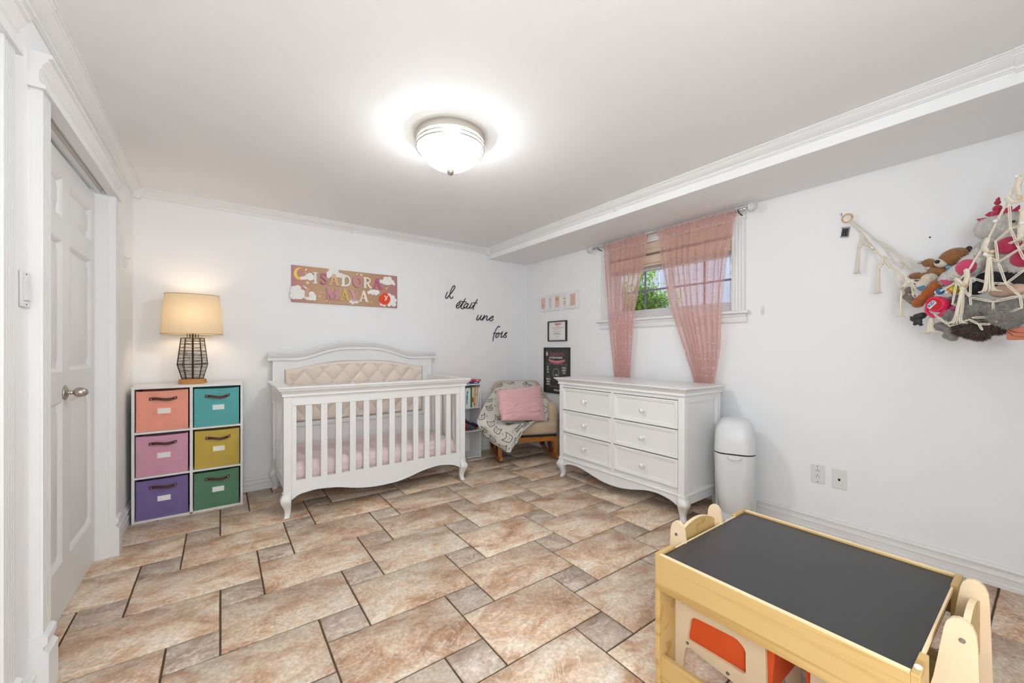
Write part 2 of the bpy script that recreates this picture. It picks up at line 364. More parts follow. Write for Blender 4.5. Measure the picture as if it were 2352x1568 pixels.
MB().lathe([(.0, .010), (.011, .010), (.009, .016), (.010, .020), (.008, .026), (.012, .030), (.018, .034), (.0215, .042), (.021, .053), (.017, .064), (.010, .072), (.0, .074)], (kx, ky, kz), 24, ax=0).build('door_knob', M_NICK, d1, smooth=60)
six_panel('door_2', D2a+.014, D2b-.014, XL-.052, ([(.95, 1.2), (1.32, 1.58)], [(.23, .90), (1.02, 1.60), (1.70, 1.88)]))

# ------------------------------------------------------------------ window
wc = MB()
def wcas(mb, y0, y1):
    w = y1-y0; mb.box(XR-.012, XR+.0, y0, y1, WZ0, WZ1)
    for kk in range(4):
        c = y0+w*(kk+.5)/4; mb.box(XR-.018, XR, c-w*.085, c+w*.085, WZ0, WZ1-.02)
wcas(wc, WY0-.088, WY0); wcas(wc, WY1, WY1+.088)
win = struct('window_1', wc, M_TRIM, smooth=0)
for a, b in ((WY0-.094, WY0+.004), (WY1-.004, WY1+.094)):
    MB().prism([(XR, WZ1-.022), (XR-.020, WZ1-.022), (XR-.024, WZ1-.012), (XR-.020, WZ1-.006), (XR-.022, WZ1+.012), (XR-.03, WZ1+.03), (XR-.03, WZ1+.045), (XR, WZ1+.045)], a, b, 1).build('capital', M_TRIM, win, smooth=25)
MB().prism([(XR, WZ1), (XR-.014, WZ1), (XR-.014, WZ1+.03), (XR-.024, WZ1+.04), (XR-.024, WZ1+.05), (XR, WZ1+.05)], WY0, WY1, 1).build('head_casing', M_TRIM, win, smooth=25)
MB().prism([(XR+.07, WZ0), (XR-.042, WZ0), (XR-.048, WZ0-.006), (XR-.048, WZ0-.016), (XR-.042, WZ0-.022), (XR-.030, WZ0-.024), (XR+.07, WZ0-.024)], WY0-.118, WY1+.118, 1).build('window_sill', M_TRIM, win, smooth=40)
MB().prism([(XR, WZ0-.024), (XR-.024, WZ0-.024), (XR-.022, WZ0-.040), (XR-.014, WZ0-.046), (XR-.014, WZ0-.068), (XR-.018, WZ0-.074), (XR-.016, WZ0-.083), (XR, WZ0-.083)], WY0-.100, WY1+.100, 1).build('apron', M_TRIM, win, smooth=25)
XW = XR+.115
MB().box(XR-.001, XW+.04, WY0-.001, WY0+.012, WZ0, WZ1).box(XR-.001, XW+.04, WY1-.012, WY1+.001, WZ0, WZ1).box(XR-.001, XW+.04, WY0, WY1, WZ1-.012, WZ1+.001).box(XR+.06, XW+.04, WY0, WY1, WZ0-.001, WZ0+.014).build('jamb', M_TRIM, win, smooth=0)
GY0, GY1, GZ0, GZ1 = WY0+.012, WY1-.04, 1.52, 1.872
f = MB().box(XW-.02, XW+.03, GY0, GY1+.03, WZ0+.012, GZ0-.03).box(XW-.02, XW+.03, GY0, GY1+.03, GZ1, WZ1-.012)
f.box(XW-.02, XW+.03, GY1, WY1-.01, WZ0+.012, WZ1-.01)
for a, b in ((GZ0-.03, GZ0-.012), (GZ0-.012, GZ0)): f.box(XW-.012 if b < GZ0 else XW-.004, XW+.028, GY0, GY1, a, b)
YM = (GY0+GY1)/2
f.box(XW-.010, XW+.028, YM-.022, YM+.022, GZ0-.012, GZ1)
M_VINYL = mat('window_vinyl', (.72, .72, .70), .4)
wf = f.build('window_frame', M_VINYL, win, bevel=.002)
g = MB()
M_GRILLE = mat('grille_grey', (.22, .23, .26), .5)
for yy in (GY0+.27, YM+.27): g.box(XW+.006, XW+.012, yy-.008, yy+.008, GZ0, GZ1)
for zz in (1.695,): g.box(XW+.0065, XW+.0125, GY0, GY1, zz-.008, zz+.008)
g.build('window_grille', M_GRILLE, win, smooth=0)
gm = bpy.data.materials.new('window_glass'); gm.use_nodes = True; t = gm.node_tree; t.nodes.remove(t.nodes['Principled BSDF'])
tr = t.nodes.new('ShaderNodeBsdfTransparent'); gl = t.nodes.new('ShaderNodeBsdfGlossy'); gl.inputs['Roughness'].default_value = .02; mx = t.nodes.new('ShaderNodeMixShader'); mx.inputs[0].default_value = .07
t.links.new(tr.outputs[0], mx.inputs[1]); t.links.new(gl.outputs[0], mx.inputs[2]); t.links.new(mx.outputs[0], t.nodes['Material Output'].inputs[0])
for a, b in ((GY0, YM), (YM, GY1)): MB().box(XW+.014, XW+.017, a, b, GZ0-.01, GZ1+.005).build('window_pane', gm, win, smooth=0)
# folded fabric shade at the top of the window
M_SHADE = mat('roman_shade_fabric', 'D9C6AE', .8, bump=.1, bscale=500)
sh = MB(); sh.box(XR+.015, XR+.05, WY0+.02, WY1-.02, 2.045, 2.10).box(XR+.022, XR+.044, WY0+.02, WY1-.02, 2.0, 2.045)
o = sh.build('window_shade', M_SHADE, bevel=.002); tag(o, 'beige fabric shade pulled up behind the pink curtains', 'blind')
MB().box(XR+.010, XR+.055, WY0+.022, WY1-.022, 1.915, 1.988).build('folded_fabric', M_SHADE, o, bevel=.006)
q = MB()
for kk in range(5): q.box(XR+.012-.001*kk, XR+.052, WY0+.022, WY1-.022, 1.988+kk*.004, 1.990+kk*.004)
q.build('pleats', mat('shade_pleats', 'A89A88', .8), o)
MB().box(XR+.014, XR+.048, WY0+.022, WY1-.022, 1.895, 1.913).build('bottom_bar', M_SHADE, o, bevel=.002)

# ------------------------------------------------------------------ crib
def ringrect(cx, cy, hx, hy, z, ch=.25):
    a, b = hx*(1-ch), hy*(1-ch)
    return [(cx-a, cy-hy, z), (cx+a, cy-hy, z), (cx+hx, cy-b, z), (cx+hx, cy+b, z), (cx+a, cy+hy, z), (cx-a, cy+hy, z), (cx-hx, cy+b, z), (cx-hx, cy-b, z)]
def cabriole(x, y, dx, dy, top, k, hw):
    "leg that bulges outward at the knee and flares at the toe"
    prof = [(1.0, 0, 1.0), (.985, .14, 1.10), (.95, .16, 1.12), (.94, .04, 1.0), (.86, .25, 1.12), (.74, .46, 1.30), (.62, .46, 1.28), (.48, .22, 1.06), (.33, -.02, .84), (.2, -.08, .70), (.08, .05, .66), (.0, .26, .70)]
    pts = catmull([(p[0], p[1], p[2]) for p in prof[3:]], 3); pr = [Vector(p) for p in prof[:3]]+pts
    return MB().loft([ringrect(x+dx*p[1]*hw*k, y+dy*p[1]*hw*k, hw*p[2], hw*p[2], max(p[0], 0)*top, .18) for p in pr])
crib = thing('baby_crib', 'white wooden baby crib with a tufted beige headboard and slatted sides', 'crib', (1.05, 3.48, 0))
cx0, cx1, cyf, cyb = .347, 1.755, 3.105, 3.862
for x, dx in ((cx0+.0245, -1), (cx1-.0245, 1)):
    for y, dy in ((cyf+.0245, -1), (cyb-.0245, 1)):
        cabriole(x, y, dx, dy if dy < 0 else .3, .178, 1, .0245).build('leg', M_FURN, crib, smooth=50)
for x in (cx0, cx1-.049):
    MB().box(x, x+.049, cyf, cyf+.049, .178, .83).build('front_post', M_FURN, crib, bevel=.003)
    o = MB().box(x, x+.055 if x < 1 else x+.049, cyb-.06, cyb, .178, 1.06).build('back_post', M_FURN, crib, bevel=.003)
for x, sg in ((cx0, -1), (cx1, 1)):
    for z in (.33, .70):
        MB().lathe([(.0, 0), (.007, 0), (.007, -.003*sg*-1), (.004, -.004*sg*-1), (0, -.004*sg*-1)], (x, cyb-.03, z), 12, ax=0).build('bolt', M_NICK, crib)
# front rails, cornice capping three sides
MB().box(cx0+.049, cx1-.049, cyf+.006, cyf+.036, .765, .83).build('top_rail', M_FURN, crib, bevel=.002)
def bump(x, c, w): d = abs(x-c)/w; return .5*(1+math.cos(PI*min(d, 1)**1.5))
cor = [(0, .828), (-.006, .828), (-.010, .834), (-.008, .842), (-.010, .850), (-.018, .862), (-.030, .872), (-.032, .878), (-.030, .882), (-.038, .885), (-.040, .892), (-.036, .897), (.045, .897), (.045, .828)]
mb = MB(); mb.prism([(cyf+a, z) for a, z in cor], cx0+.0401, cx1-.0401, 0)
pts_l = []
def capring(x, sg):  # side caps, profile in X
    return MB().prism([(x+sg*(-a), z) for a, z in cor], cyf-.010, cyb-.062, 1)
co = mb.build('front_cornice', M_FURN, crib, smooth=30)
# mitred returns at the two front corners
for x, sg in ((cx0, -1), (cx1, 1)):
    q = MB(); rings = []
    for a, z in cor[1:12]:
        rings.append([(x+sg*(-a), cyf+a, z), (x+sg*(-a), cyf+.06, z), (x-sg*.04, cyf+.06, z), (x-sg*.04, cyf+a, z)])
    q.loft(rings); q.build('corner_return', M_FURN, co, smooth=0)
    q = MB().prism([((x-a) if sg < 0 else (x+a) , z) for a, z in [(aa*-1, z) for aa, z in cor]], cyf+.0601, cyb-.0605, 1)
    s = q.build('side_cap', M_FURN, crib, smooth=30)
    xa, xb = (x+.006, x+.036) if sg < 0 else (x-.036, x-.006)
    MB().box(xa, xb, cyf+.049, cyb-.06, .765, .83).build('side_top_rail', M_FURN, crib, bevel=.002)
    MB().box(xa, xb, cyf+.049, cyb-.06, .18, .255).build('side_bottom_rail', M_FURN, crib, bevel=.002)
    for k in range(7):
        y = cyf+.062+k*.0865
        MB().box(xa+.006, xb-.006, y+.02, y+.058, .25, .77).build('side_slat', M_FURN, crib, bevel=.002)
ap = [(.396, .12), (.435, .147), (.483, .157), (.564, .164), (.692, .150), (.781, .128), (.864, .111), (.94, .102), (1.018, .099), (1.10, .101), (1.172, .108), (1.26, .127), (1.334, .147), (1.42, .162), (1.507, .168), (1.60, .158), (1.66, .140), (1.706, .115)]
rr = [Vector((a, b, 0)) for a, b in ap]; rr = catmull(rr, 3)
mb = MB(); mb.loft([[(p.x, cyf+.008, p.y), (p.x, cyf+.038, p.y), (p.x, cyf+.038, .245), (p.x, cyf+.008, .245)] for p in rr])
o = mb.build('scalloped_apron', M_FURN, crib, smooth=30)
MB().loft([[(p.x, cyf+.003, p.y-.002), (p.x, cyf+.03, p.y-.002), (p.x, cyf+.03, p.y+.005), (p.x, cyf+.003, p.y+.005)] for p in rr]).build('apron_bead', M_FURN, o, smooth=30)
sl = MB().box(-.0215, .0215, cyf+.010, cyf+.030, .24, .77).mesh('slat', M_FURN, 0)
for k in range(12):
    o = link('slat', sl, crib, .002); o.matrix_parent_inverse = WM[crib.name].inverted() @ Matrix.Translation((.483+.0215+.0993*k, 0, 0))
for a, b in ((.397, .427), (1.674, 1.705)): MB().box(a, b, cyf+.010, cyf+.030, .24, .77).build('end_slat', M_FURN, crib, bevel=.002)
# headboard
HX = [cx0-.002+i*(cx1-cx0+.004)/60 for i in range(61)]
hb = lambda x: .093*bump(x, 1.035, .52)
hbp = [(-.002, 0), (-.030, 0), (-.034, -.005), (-.032, -.012), (-.024, -.016), (-.024, -.022), (-.014, -.034), (-.006, -.046), (-.008, -.054), (-.012, -.058), (-.008, -.066), (0, -.068), (.055, -.068), (.060, 0)]
mb = MB(); y0 = cyb-.060
ex = [cx0-.034]+HX[1:-1]+[cx1+.034]
mb.loft([[(x, y0+a, 1.124+hb(x)+h) for a, h in hbp] for x in ex])
mb.build('headboard_cornice', M_FURN, crib, smooth=35)
mb = MB(); mb.loft([[(x, y0+.004, .985+.068*bump(x, 1.035, .62)), (x, y0+.035, .985+.068*bump(x, 1.035, .62)), (x, y0+.035, 1.06+hb(x)), (x, y0+.004, 1.06+hb(x))] for x in [cx0+.052+i*(cx1-cx0-.10)/50 for i in range(51)]])
mb.build('headboard_frieze', M_FURN, crib, smooth=20)
for a_, b_ in ((cx0+.055, .432), (1.655, cx1-.049)): MB().box(a_, b_, y0+.006, y0+.035, .5, 1.0).build('headboard_stile', M_FURN, crib, smooth=0)
MB().box(cx0+.0505, cx1-.0505, y0+.003, y0+.036, .498, .535).build('headboard_rail', M_FURN, crib, bevel=.003)
MB().box(cx0+.0555, cx1-.0495, y0+.014, y0+.036, .20, .50).build('lower_panel', M_FURN, crib)
MB().box(.42, 1.67, y0+.022, y0+.036, .5, 1.06).build('backing', M_FURN, crib)
M_TUFT = mat('tufted_linen', 'EEDFD0', .75, bump=.12, bscale=600, Sheen_Weight=.2)
U0, U1, V0 = .432, 1.655, .535
BX, BZ, SX_, SZ_ = 1.048, .964, .1565, .0955
def tuft(s, t):
    x = U0+(U1-U0)*s; top = .988+.066*bump(x, 1.035, .62); z = V0+(top-V0)*t
    a = (x-BX)/SX_; b = (z-BZ)/SZ_/1.0
    p = (a+b*.5)*PI; q = (a-b*.5)*PI
    h = (abs(math.sin(p))*abs(math.sin(q)))**.5
    e = min(x-U0, U1-x, z-V0, top-z); ed = min(1, max(0, e)/.035); inside = 1 if e > .03 else .0
    edge = math.sqrt(max(0, 1-(1-ed)**2))
    mixk = min(1, max(0, (e-.015)/.03)); h = h*mixk+(1-mixk)*.9
    return (x, y0+.022-.042*edge*(.40+.60*h), z)
MB().grid(tuft, 200, 90).build('tufted_panel', M_TUFT, crib, smooth=180)
for r in range(-4, 1):
    for k in range(-5, 6):
        x = BX+k*SX_+(SX_/2 if r % 2 else 0); z = BZ+r*SZ_
        if U0+.04 < x < U1-.04 and z > V0+.03: MB().ell((x, y0+.002, z), (.0095, .007, .0095), 12, 8).build('tuft_button', M_TUFT, crib)
M_SHEET = mat('pink_sheet', 'E8CFD3', .8, bump=.15, bscale=60, Sheen_Weight=.3)
def mattress():
    mb = MB(); x0, x1, y0_, y1, z0, z1 = .405, 1.698, 3.152, 3.798, .225, .362; NX, NY = 110, 40
    def ro(t, a, b, r):  # rounded coordinate
        return a+(b-a)*t
    def f(s, t):
        x = x0+(x1-x0)*s; y = y0_+(y1-y0_)*t
        # top surface with edge roll
        ex = min(s, 1-s)*(x1-x0); ey = min(t, 1-t)*(y1-y0_); r = .055
        ax = max(0, 1-ex/r); ay = max(0, 1-ey/r); d = min(1, math.hypot(ax, ay))
        z = z1-r*(1-math.sqrt(max(0, 1-d*d)))
        cxn = 1 if ex > 0 else 0
        z += .003*noise.noise(Vector((x*9, y*14, 1)))
        return (x, y, z)
    mb.grid(f, NX, NY)
    def side(P0, P1, nrm):
        def g(s, t):
            x = P0[0]+(P1[0]-P0[0])*s; y = P0[1]+(P1[1]-P0[1])*s; z = z1-.055-(z1-.055-z0)*t
            w = .006*noise.noise(Vector((x*16+z*22, y*16, z*10)))*math.sin(PI*min(1, t*1.2)) 
            w -= .012*t*t
            return (x+nrm[0]*w, y+nrm[1]*w, z)
        mb.grid(g, 90, 10)
    side((x0, y0_), (x1, y0_), (0, -1)); side((x1, y0_), (x1, y1), (1, 0)); side((x0, y0_), (x0, y1), (-1, 0)); side((x0, y1), (x1, y1), (0, 1))
    return mb
mt = mattress().build('crib_mattress', M_SHEET, smooth=60)
tag(mt, 'crib mattress in a pale pink fitted sheet inside the white crib', 'mattress')
MB().box(cx0+.05, cx1-.05, cyf+.045, cyb-.062, .20, .224).build('mattress_support', M_FURN, crib)

# ------------------------------------------------------------------ dresser
dr = thing('dresser', 'white six-drawer dresser with round knobs and curved legs under the window', 'dresser', (2.74, 2.08, 0))
X0, X1, Y0, Y1 = 2.50, 2.985, 1.473, 2.688
body = MB().box(X0+.016, X1, Y0+.02, Y1-.02, .17, .84)
body.build('carcass', M_FURN, dr, bevel=.002)
for y in (Y0, Y1-.047):
    MB().box(X0, X0+.05, y, y+.047, .168, .84).build('corner_post', M_FURN, dr, bevel=.003)
    MB().box(X1-.05, X1, y if y < 2 else y, y+.047, .168, .84).build('rear_post', M_FURN, dr, bevel=.003)
MB().box(X0+.003, X0+.03, 2.067, 2.095, .168, .8119).box(X0+.003, X0+.03, Y0+.04, Y1-.04, .812, .84).build('front_frame', M_FURN, dr, smooth=0)
# side panels: recessed field with frame rails
for y, s in ((Y0, 1), (Y1, -1)):
    for a_, b_ in ((.79, .84), (.10, .17)): MB().box(X0+.05, X1-.05, min(y+s*.006, y+s*.024), max(y+s*.006, y+s*.024), a_, b_).build('side_rail', M_FURN, dr, smooth=0)
dc = [(0, .838), (-.008, .838), (-.012, .842), (-.008, .848), (-.006, .856), (-.012, .868), (-.024, .878), (-.027, .882), (-.030, .884), (-.036, .886), (-.038, .891), (-.034, .896), (.02, .896), (.02, .838)]
q = MB(); rings = []
for a, z in dc[:12]:
    rings.append([(X0+a, Y0+a, z), (X1+.006, Y0+a, z), (X1+.006, Y1-a, z), (X0+a, Y1-a, z)])
q.loft(rings); q.build('top', M_FURN, dr, smooth=30)
q = MB(); rings = []
for a, z in [(-.0, .162), (-.005, .164), (-.006, .170), (-.003, .176), (0, .178)]:
    rings.append([(X0+a, Y0+a, z), (X1, Y0+a, z), (X1, Y1-a, z), (X0+a, Y1-a, z)])
q.loft(rings); q.build('waist_bead', M_FURN, dr, smooth=30)
for x, dx in ((X0+.0235, -1), (X1-.0235, .3)):
    for y, dy in ((Y0+.0235, -1), (Y1-.0235, 1)):
        cabriole(x, y, dx, dy, .166, 1.0, .0255).build('leg', M_FURN, dr, smooth=50)
da = [(1.518, .094), (1.557, .113), (1.605, .128), (1.688, .138), (1.776, .131), (1.839, .116), (1.915, .098), (2.0, .084), (2.08, .080), (2.16, .083), (2.24, .095), (2.357, .121), (2.43, .135), (2.50, .139), (2.572, .132), (2.61, .118), (2.64, .10)]
rr = catmull([Vector((a, b, 0)) for a, b in da], 3)
o = MB().loft([[(X0+.004, p.x, p.y), (X0+.026, p.x, p.y), (X0+.026, p.x, .166), (X0+.004, p.x, .166)] for p in rr]).build('scalloped_apron', M_FURN, dr, smooth=30)
MB().loft([[(X0-.001, p.x, p.y-.002), (X0+.02, p.x, p.y-.002), (X0+.02, p.x, p.y+.005), (X0-.001, p.x, p.y+.005)] for p in rr]).build('apron_bead', M_FURN, o, smooth=30)
for (a, b) in ((1.522, 2.066), (2.096, 2.640)):
    for z in (.21, .41, .61):
        z0, z1 = z+.003, z+.197
        def rr_(i, x): return [(x, a+i, z0+i), (x, b-i, z0+i), (x, b-i, z1-i), (x, a+i, z1-i)]
        d = MB().loft([rr_(0, X0+.03), rr_(0, X0-.001), rr_(.003, X0-.004), rr_(.012, X0-.004), rr_(.016, X0), rr_(.022, X0-.001), rr_(.026, X0+.004), rr_(.032, X0+.006), rr_(.036, X0+.0065)])
        o = d.build('drawer', M_FURN, dr, smooth=30)
        k = MB().lathe([(0, .008), (.012, .006), (.012, .0), (.008, -.004), (.007, -.012), (.011, -.016), (.017, -.022), (.018, -.029), (.014, -.036), (.007, -.039), (0, -.0395)], (X0, (a+b)/2, (z0+z1)/2), 18, ax=0)
        k.build('knob', M_FURN, o, smooth=60)
        MB().box(X0+.001, X0+.0025, a-.003, b+.003, z1, z1+.0028).build('drawer_gap', M_DARK, o, smooth=0)

# ------------------------------------------------------------------ cube shelf with fabric bins
cs = thing('cube_shelf', 'white six-cube shelf against the back wall holding coloured fabric bins', 'shelf', (-.17, 3.73, 0))
A0, A1, AF, AB = -.472, .136, 3.59, 3.868
MB().box(A0, A1, AB-.005, AB, 0, .9).build('back_panel', M_MEL, cs)
for x in (A0, A1-.015): MB().box(x, x+.015, AF, AB, 0, .888).build('side_panel', M_MEL, cs, bevel=.001)
MB().box(A0, A1, AF, AB, .888, .905).build('top_panel', M_MEL, cs, bevel=.0015)
MB().box(-.173, -.156, AF+.001, AB, .012, .888).build('middle_divider', M_MEL, cs, bevel=.001)
for x0, x1 in ((A0+.015, -.173), (-.156, A1-.015)):
    for z in (.0, .290, .588): MB().box(x0, x1, AF+.001, AB, z, z+.014).build('shelf_board', M_MEL, cs, bevel=.001)
M_LEATH = mat('brown_leather', '4A1F14', .45, bump=.2, bscale=300)
M_RIVET = mat('rivet', (.5, .42, .35), .3, 1)
cols = [('coral', 'E58A6E', 0, 2), ('turquoise', '3BA0A0', 1, 2), ('dusty pink', 'C5849C', 0, 1), ('mustard yellow', 'B99A06', 1, 1), ('purple', '6B5590', 0, 0), ('green', '4A7B5A', 1, 0)]
rows = {0: 'bottom', 1: 'middle', 2: 'top'}
for nm, hx, cx_, rz_ in cols:
    x0, x1 = ((A0+.018, -.176), (-.153, A1-.018))[cx_]; z0 = (.015, .305, .603)[rz_]; h = (.262, .268, .272)[rz_]
    dx = random.uniform(-.002, .002); xc = (x0+x1)/2+dx; hw = (x1-x0)/2-.005; yf = AF+random.uniform(.004, .012)
    t = thing('fabric_bin', '%s fabric storage bin with brown leather handle, %s row of the cube shelf' % (nm, rows[rz_]), 'storage bin', (xc, AF+.14, z0), 0, 'fabric bins in the cube shelf')
    hc = c3(hx); lum = sum(hc)/3; hc = tuple(.78*c*1.3+.28*lum for c in hc)
    M = mat('bin_fabric_'+nm.split()[-1], hc, .85, bump=.25, bscale=700, var=.06, vscale=14)
    M2 = mat('bin_trim_'+nm.split()[-1], tuple(min(1, c*1.35+.02) for c in c3(hx)), .8)
    mb = MB(); tilt = random.uniform(-.006, .006)
    def fr(s, tt):
        x = xc-hw+2*hw*s; z = z0+h*tt+tilt*(s-.5)*tt; e = min(s, 1-s)
        bul = .006*math.sin(PI*s)*math.sin(PI*tt)+.002*noise.noise(Vector((x*25, z*25, rz_*3)))
        return (x, yf-bul, z-(.004*math.sin(PI*s)*tt))
    mb.grid(fr, 24, 16)
    mb.box(xc-hw, xc-hw+.004, yf, AB-.012, z0, z0+h-.001).box(xc+hw-.004, xc+hw, yf, AB-.012, z0, z0+h-.001).box(xc-hw, xc+hw, AB-.016, AB-.012, z0, z0+h).box(xc-hw, xc+hw, yf, AB-.012, z0, z0+.003)
    mb.box(xc-hw, xc+hw, yf+.001, yf+.004, z0, z0+h-.006)
    mb.build('body', M, t, smooth=40)
    hz = z0+h*.80; hl = .072; sag = random.uniform(.001, .009)
    st = MB(); P = []
    for i in range(17):
        s = i/16; x = xc+.003-hl+2*hl*s; lift = .003+.014*math.sin(PI*s)**.7*(1 if .12 < s < .88 else .0)
        P.append([(x, yf-.007-lift, hz-.009-sag*math.sin(PI*s)+.004*math.sin(s*7)), (x, yf-.007-lift, hz+.009-sag*math.sin(PI*s)+.004*math.sin(s*7)), (x, yf-.004-lift, hz+.009-sag*math.sin(PI*s)+.004*math.sin(s*7)), (x, yf-.004-lift, hz-.009-sag*math.sin(PI*s)+.004*math.sin(s*7))])
    st.loft(P); ho = st.build('handle', M_LEATH, t, smooth=40)
    for sx in (-1, 1): MB().ell((xc+.003+sx*(hl-.010), yf-.012, hz), (.005, .004, .005), 10, 6).build('rivet', M_RIVET, ho)
    lz = z0+h*.50; lx = xc+.008
    lf = MB().box(lx-.042, lx+.042, yf-.0085, yf-.004, lz-.027, lz+.025).build('label_pocket', M2, t, bevel=.001)
    MB().box(lx-.034, lx+.034, yf-.0095, yf-.008, lz-.019, lz+.016).build('blank_card', M_WHITE, lf)

# ------------------------------------------------------------------ table lamp
tl = thing('table_lamp', 'table lamp with oval linen shade and black string-wrapped wire base, lit', 'lamp', (-.163, 3.745, .905))
LX, LY = -.163, 3.745
MB().lathe([(0, .905), (.084, .905), (.086, .910), (.080, .918), (.080, .926), (.082, .930), (.076, .937), (.066, .940), (0, .940)], (LX, LY, 0), 8, 1, .8).build('base', M_OAK, tl, bevel=.001)
lev = [(.940, .064), (1.045, .092), (1.236, .070)]
M_WIRE = mat('dark_wire', '2A2018', .5)
wf = MB()
for k in range(10):
    a = 2*PI*(k+.5)/10
    wf.tube([(LX+r*math.cos(a), LY+r*.75*math.sin(a), z) for z, r in lev], .0022, 6)
for z, r in lev: wf.tube([(LX+r*math.cos(2*PI*k/10+PI/10), LY+r*.75*math.sin(2*PI*k/10+PI/10), z) for k in range(10)], .0024, 6, closed=True)
for k in range(6):
    a = 2*PI*k/6; wf.tube([(LX+.032*math.cos(a), LY+.028*math.sin(a), 1.236), (LX+.032*math.cos(a), LY+.028*math.sin(a), 1.30)], .0022, 6)
wf.tube([(LX, LY, .93), (LX, LY, 1.33)], .006, 8)
wf.build('wire_frame', M_WIRE, tl)
random.seed(8); st = MB()
def rad(z): return .064+(.092-.064)*(z-.934)/(1.045-.934) if z < 1.045 else .092+(.070-.092)*(z-1.045)/(1.236-1.045)
z = .946
while z < 1.232:
    dense = .5+.5*math.sin(z*260)
    n = 1+int(3*dense)
    for q in range(n):
        zz = z+random.uniform(-.003, .003); r = rad(zz)+.001; ph = random.uniform(0, 6); am = random.uniform(.001, .006); k0 = random.randint(0, 9); kn = random.randint(4, 10)
        P = []
        for k in range(kn+1):
            a = 2*PI*(k0+k+.5)/10; P.append((LX+r*math.cos(a), LY+r*.75*math.sin(a), min(1.234, zz+am*math.sin(ph+k*1.3))))
        st.tube(P, .0006, 4)
    z += .0042
st.build('wrapped_string', M_WIRE, tl, smooth=0, kind='stuff')
sm = bpy.data.materials.new('linen_shade'); sm.use_nodes = True; t = sm.node_tree; b = t.nodes['Principled BSDF']
b.inputs['Base Color'].default_value = (*c3('E0CDAE'), 1); b.inputs['Roughness'].default_value = .9
tb = t.nodes.new('ShaderNodeBsdfTranslucent'); tb.inputs[0].default_value = (*c3('F0DDB8'), 1); mx = t.nodes.new('ShaderNodeMixShader'); mx.inputs[0].default_value = .42
n = t.nodes.new('ShaderNodeTexNoise'); n.inputs['Scale'].default_value = 160; tc = t.nodes.new('ShaderNodeTexCoord'); mp = t.nodes.new('ShaderNodeMapping'); mp.inputs['Scale'].default_value = (.3, .3, 2.5)
t.links.new(tc.outputs['Object'], mp.inputs[0]); t.links.new(mp.outputs[0], n.inputs[0])
mr = t.nodes.new('ShaderNodeMapRange'); mr.inputs[3].default_value = .09; mr.inputs[4].default_value = .17; t.links.new(n.outputs[0], mr.inputs[0]); t.links.new(mr.outputs[0], mx.inputs[0])
t.links.new(b.outputs[0], mx.inputs[1]); t.links.new(tb.outputs[0], mx.inputs[2]); t.links.new(mx.outputs[0], t.nodes['Material Output'].inputs[0])
sh = MB(); n = 64
def oval(r, z, rr=None):
    return [(LX+r*math.copysign(abs(math.cos(2*PI*i/n))**.85, math.cos(2*PI*i/n)), LY+.62*r*math.copysign(abs(math.sin(2*PI*i/n))**.85, math.sin(2*PI*i/n)), z) for i in range(n)]
sh.loft([oval(.180, 1.266), oval(.158, 1.552)], True, False)
so_ = sh.build('lamp_shade', sm, tl, smooth=60)
for r, z in ((.180, 1.266), (.158, 1.552)): MB().tube([Vector(p) for p in oval(r+.0005, z)], .0018, 5, closed=True).build('shade_rim', mat('shade_rim', 'A08A66', .8), so_)
be = bpy.data.materials.new('bulb_glow'); be.use_nodes = True; bb = be.node_tree.nodes['Principled BSDF']; bb.inputs['Emission Color'].default_value = (1, .8, .55, 1); bb.inputs['Emission Strength'].default_value = 6
MB().lathe([(.010, 1.33), (.014, 1.345), (.012, 1.36), (.0, 1.362)], (LX, LY, 0), 12).build('bulb_socket', M_BLACK, tl)

# ------------------------------------------------------------------ flush ceiling light
cl = thing('ceiling_light', 'flush ceiling light with brushed nickel rings and white alabaster glass bowl', 'ceiling light', (1.003, 1.935, ZC))
cx_, cy_ = 1.003, 1.935
MB().lathe([(0, ZC), (.184, ZC), (.184, ZC-.036), (.180, ZC-.038), (.170, ZC-.038), (0, ZC-.03)], (cx_, cy_, 0), 56).build('mounting_pan', M_NICK2, cl, smooth=40)
for z in (ZC-.052, ZC-.072): MB().tube([(cx_+.180*math.cos(2*PI*k/64), cy_+.180*math.sin(2*PI*k/64), z) for k in range(64)], .0042, 8, closed=True).build('ring', M_NICK2, cl)
for k in range(3):
    a = R(200+120*k); MB().tube([(cx_+.180*math.cos(a), cy_+.180*math.sin(a), z) for z in (ZC-.034, ZC-.076)], .0035, 8).build('ring_post', M_NICK2, cl)
gm2 = bpy.data.materials.new('alabaster_glass'); gm2.use_nodes = True; t = gm2.node_tree; b = t.nodes['Principled BSDF']
b.inputs['Base Color'].default_value = (.8, .8, .8, 1); b.inputs['Roughness'].default_value = .25
n = t.nodes.new('ShaderNodeTexNoise'); n.inputs['Scale'].default_value = 9; n.inputs['Detail'].default_value = 5; n.inputs['Distortion'].default_value = 2.5
tc = t.nodes.new('ShaderNodeTexCoord'); t.links.new(tc.outputs['Object'], n.inputs[0])
r = t.nodes.new('ShaderNodeMapRange'); r.inputs[1].default_value = .3; r.inputs[2].default_value = .7; r.inputs[3].default_value = .62; r.inputs[4].default_value = 1.0; t.links.new(n.outputs[0], r.inputs[0])
b.inputs['Emission Color'].default_value = (1, .99, .98, 1); t.links.new(r.outputs[0], b.inputs['Emission Strength'])
tp = t.nodes.new('ShaderNodeBsdfTransparent'); mx = t.nodes.new('ShaderNodeMixShader'); mx.inputs[0].default_value = .42
t.links.new(b.outputs[0], mx.inputs[1]); t.links.new(tp.outputs[0], mx.inputs[2]); t.links.new(mx.outputs[0], t.nodes['Material Output'].inputs[0])
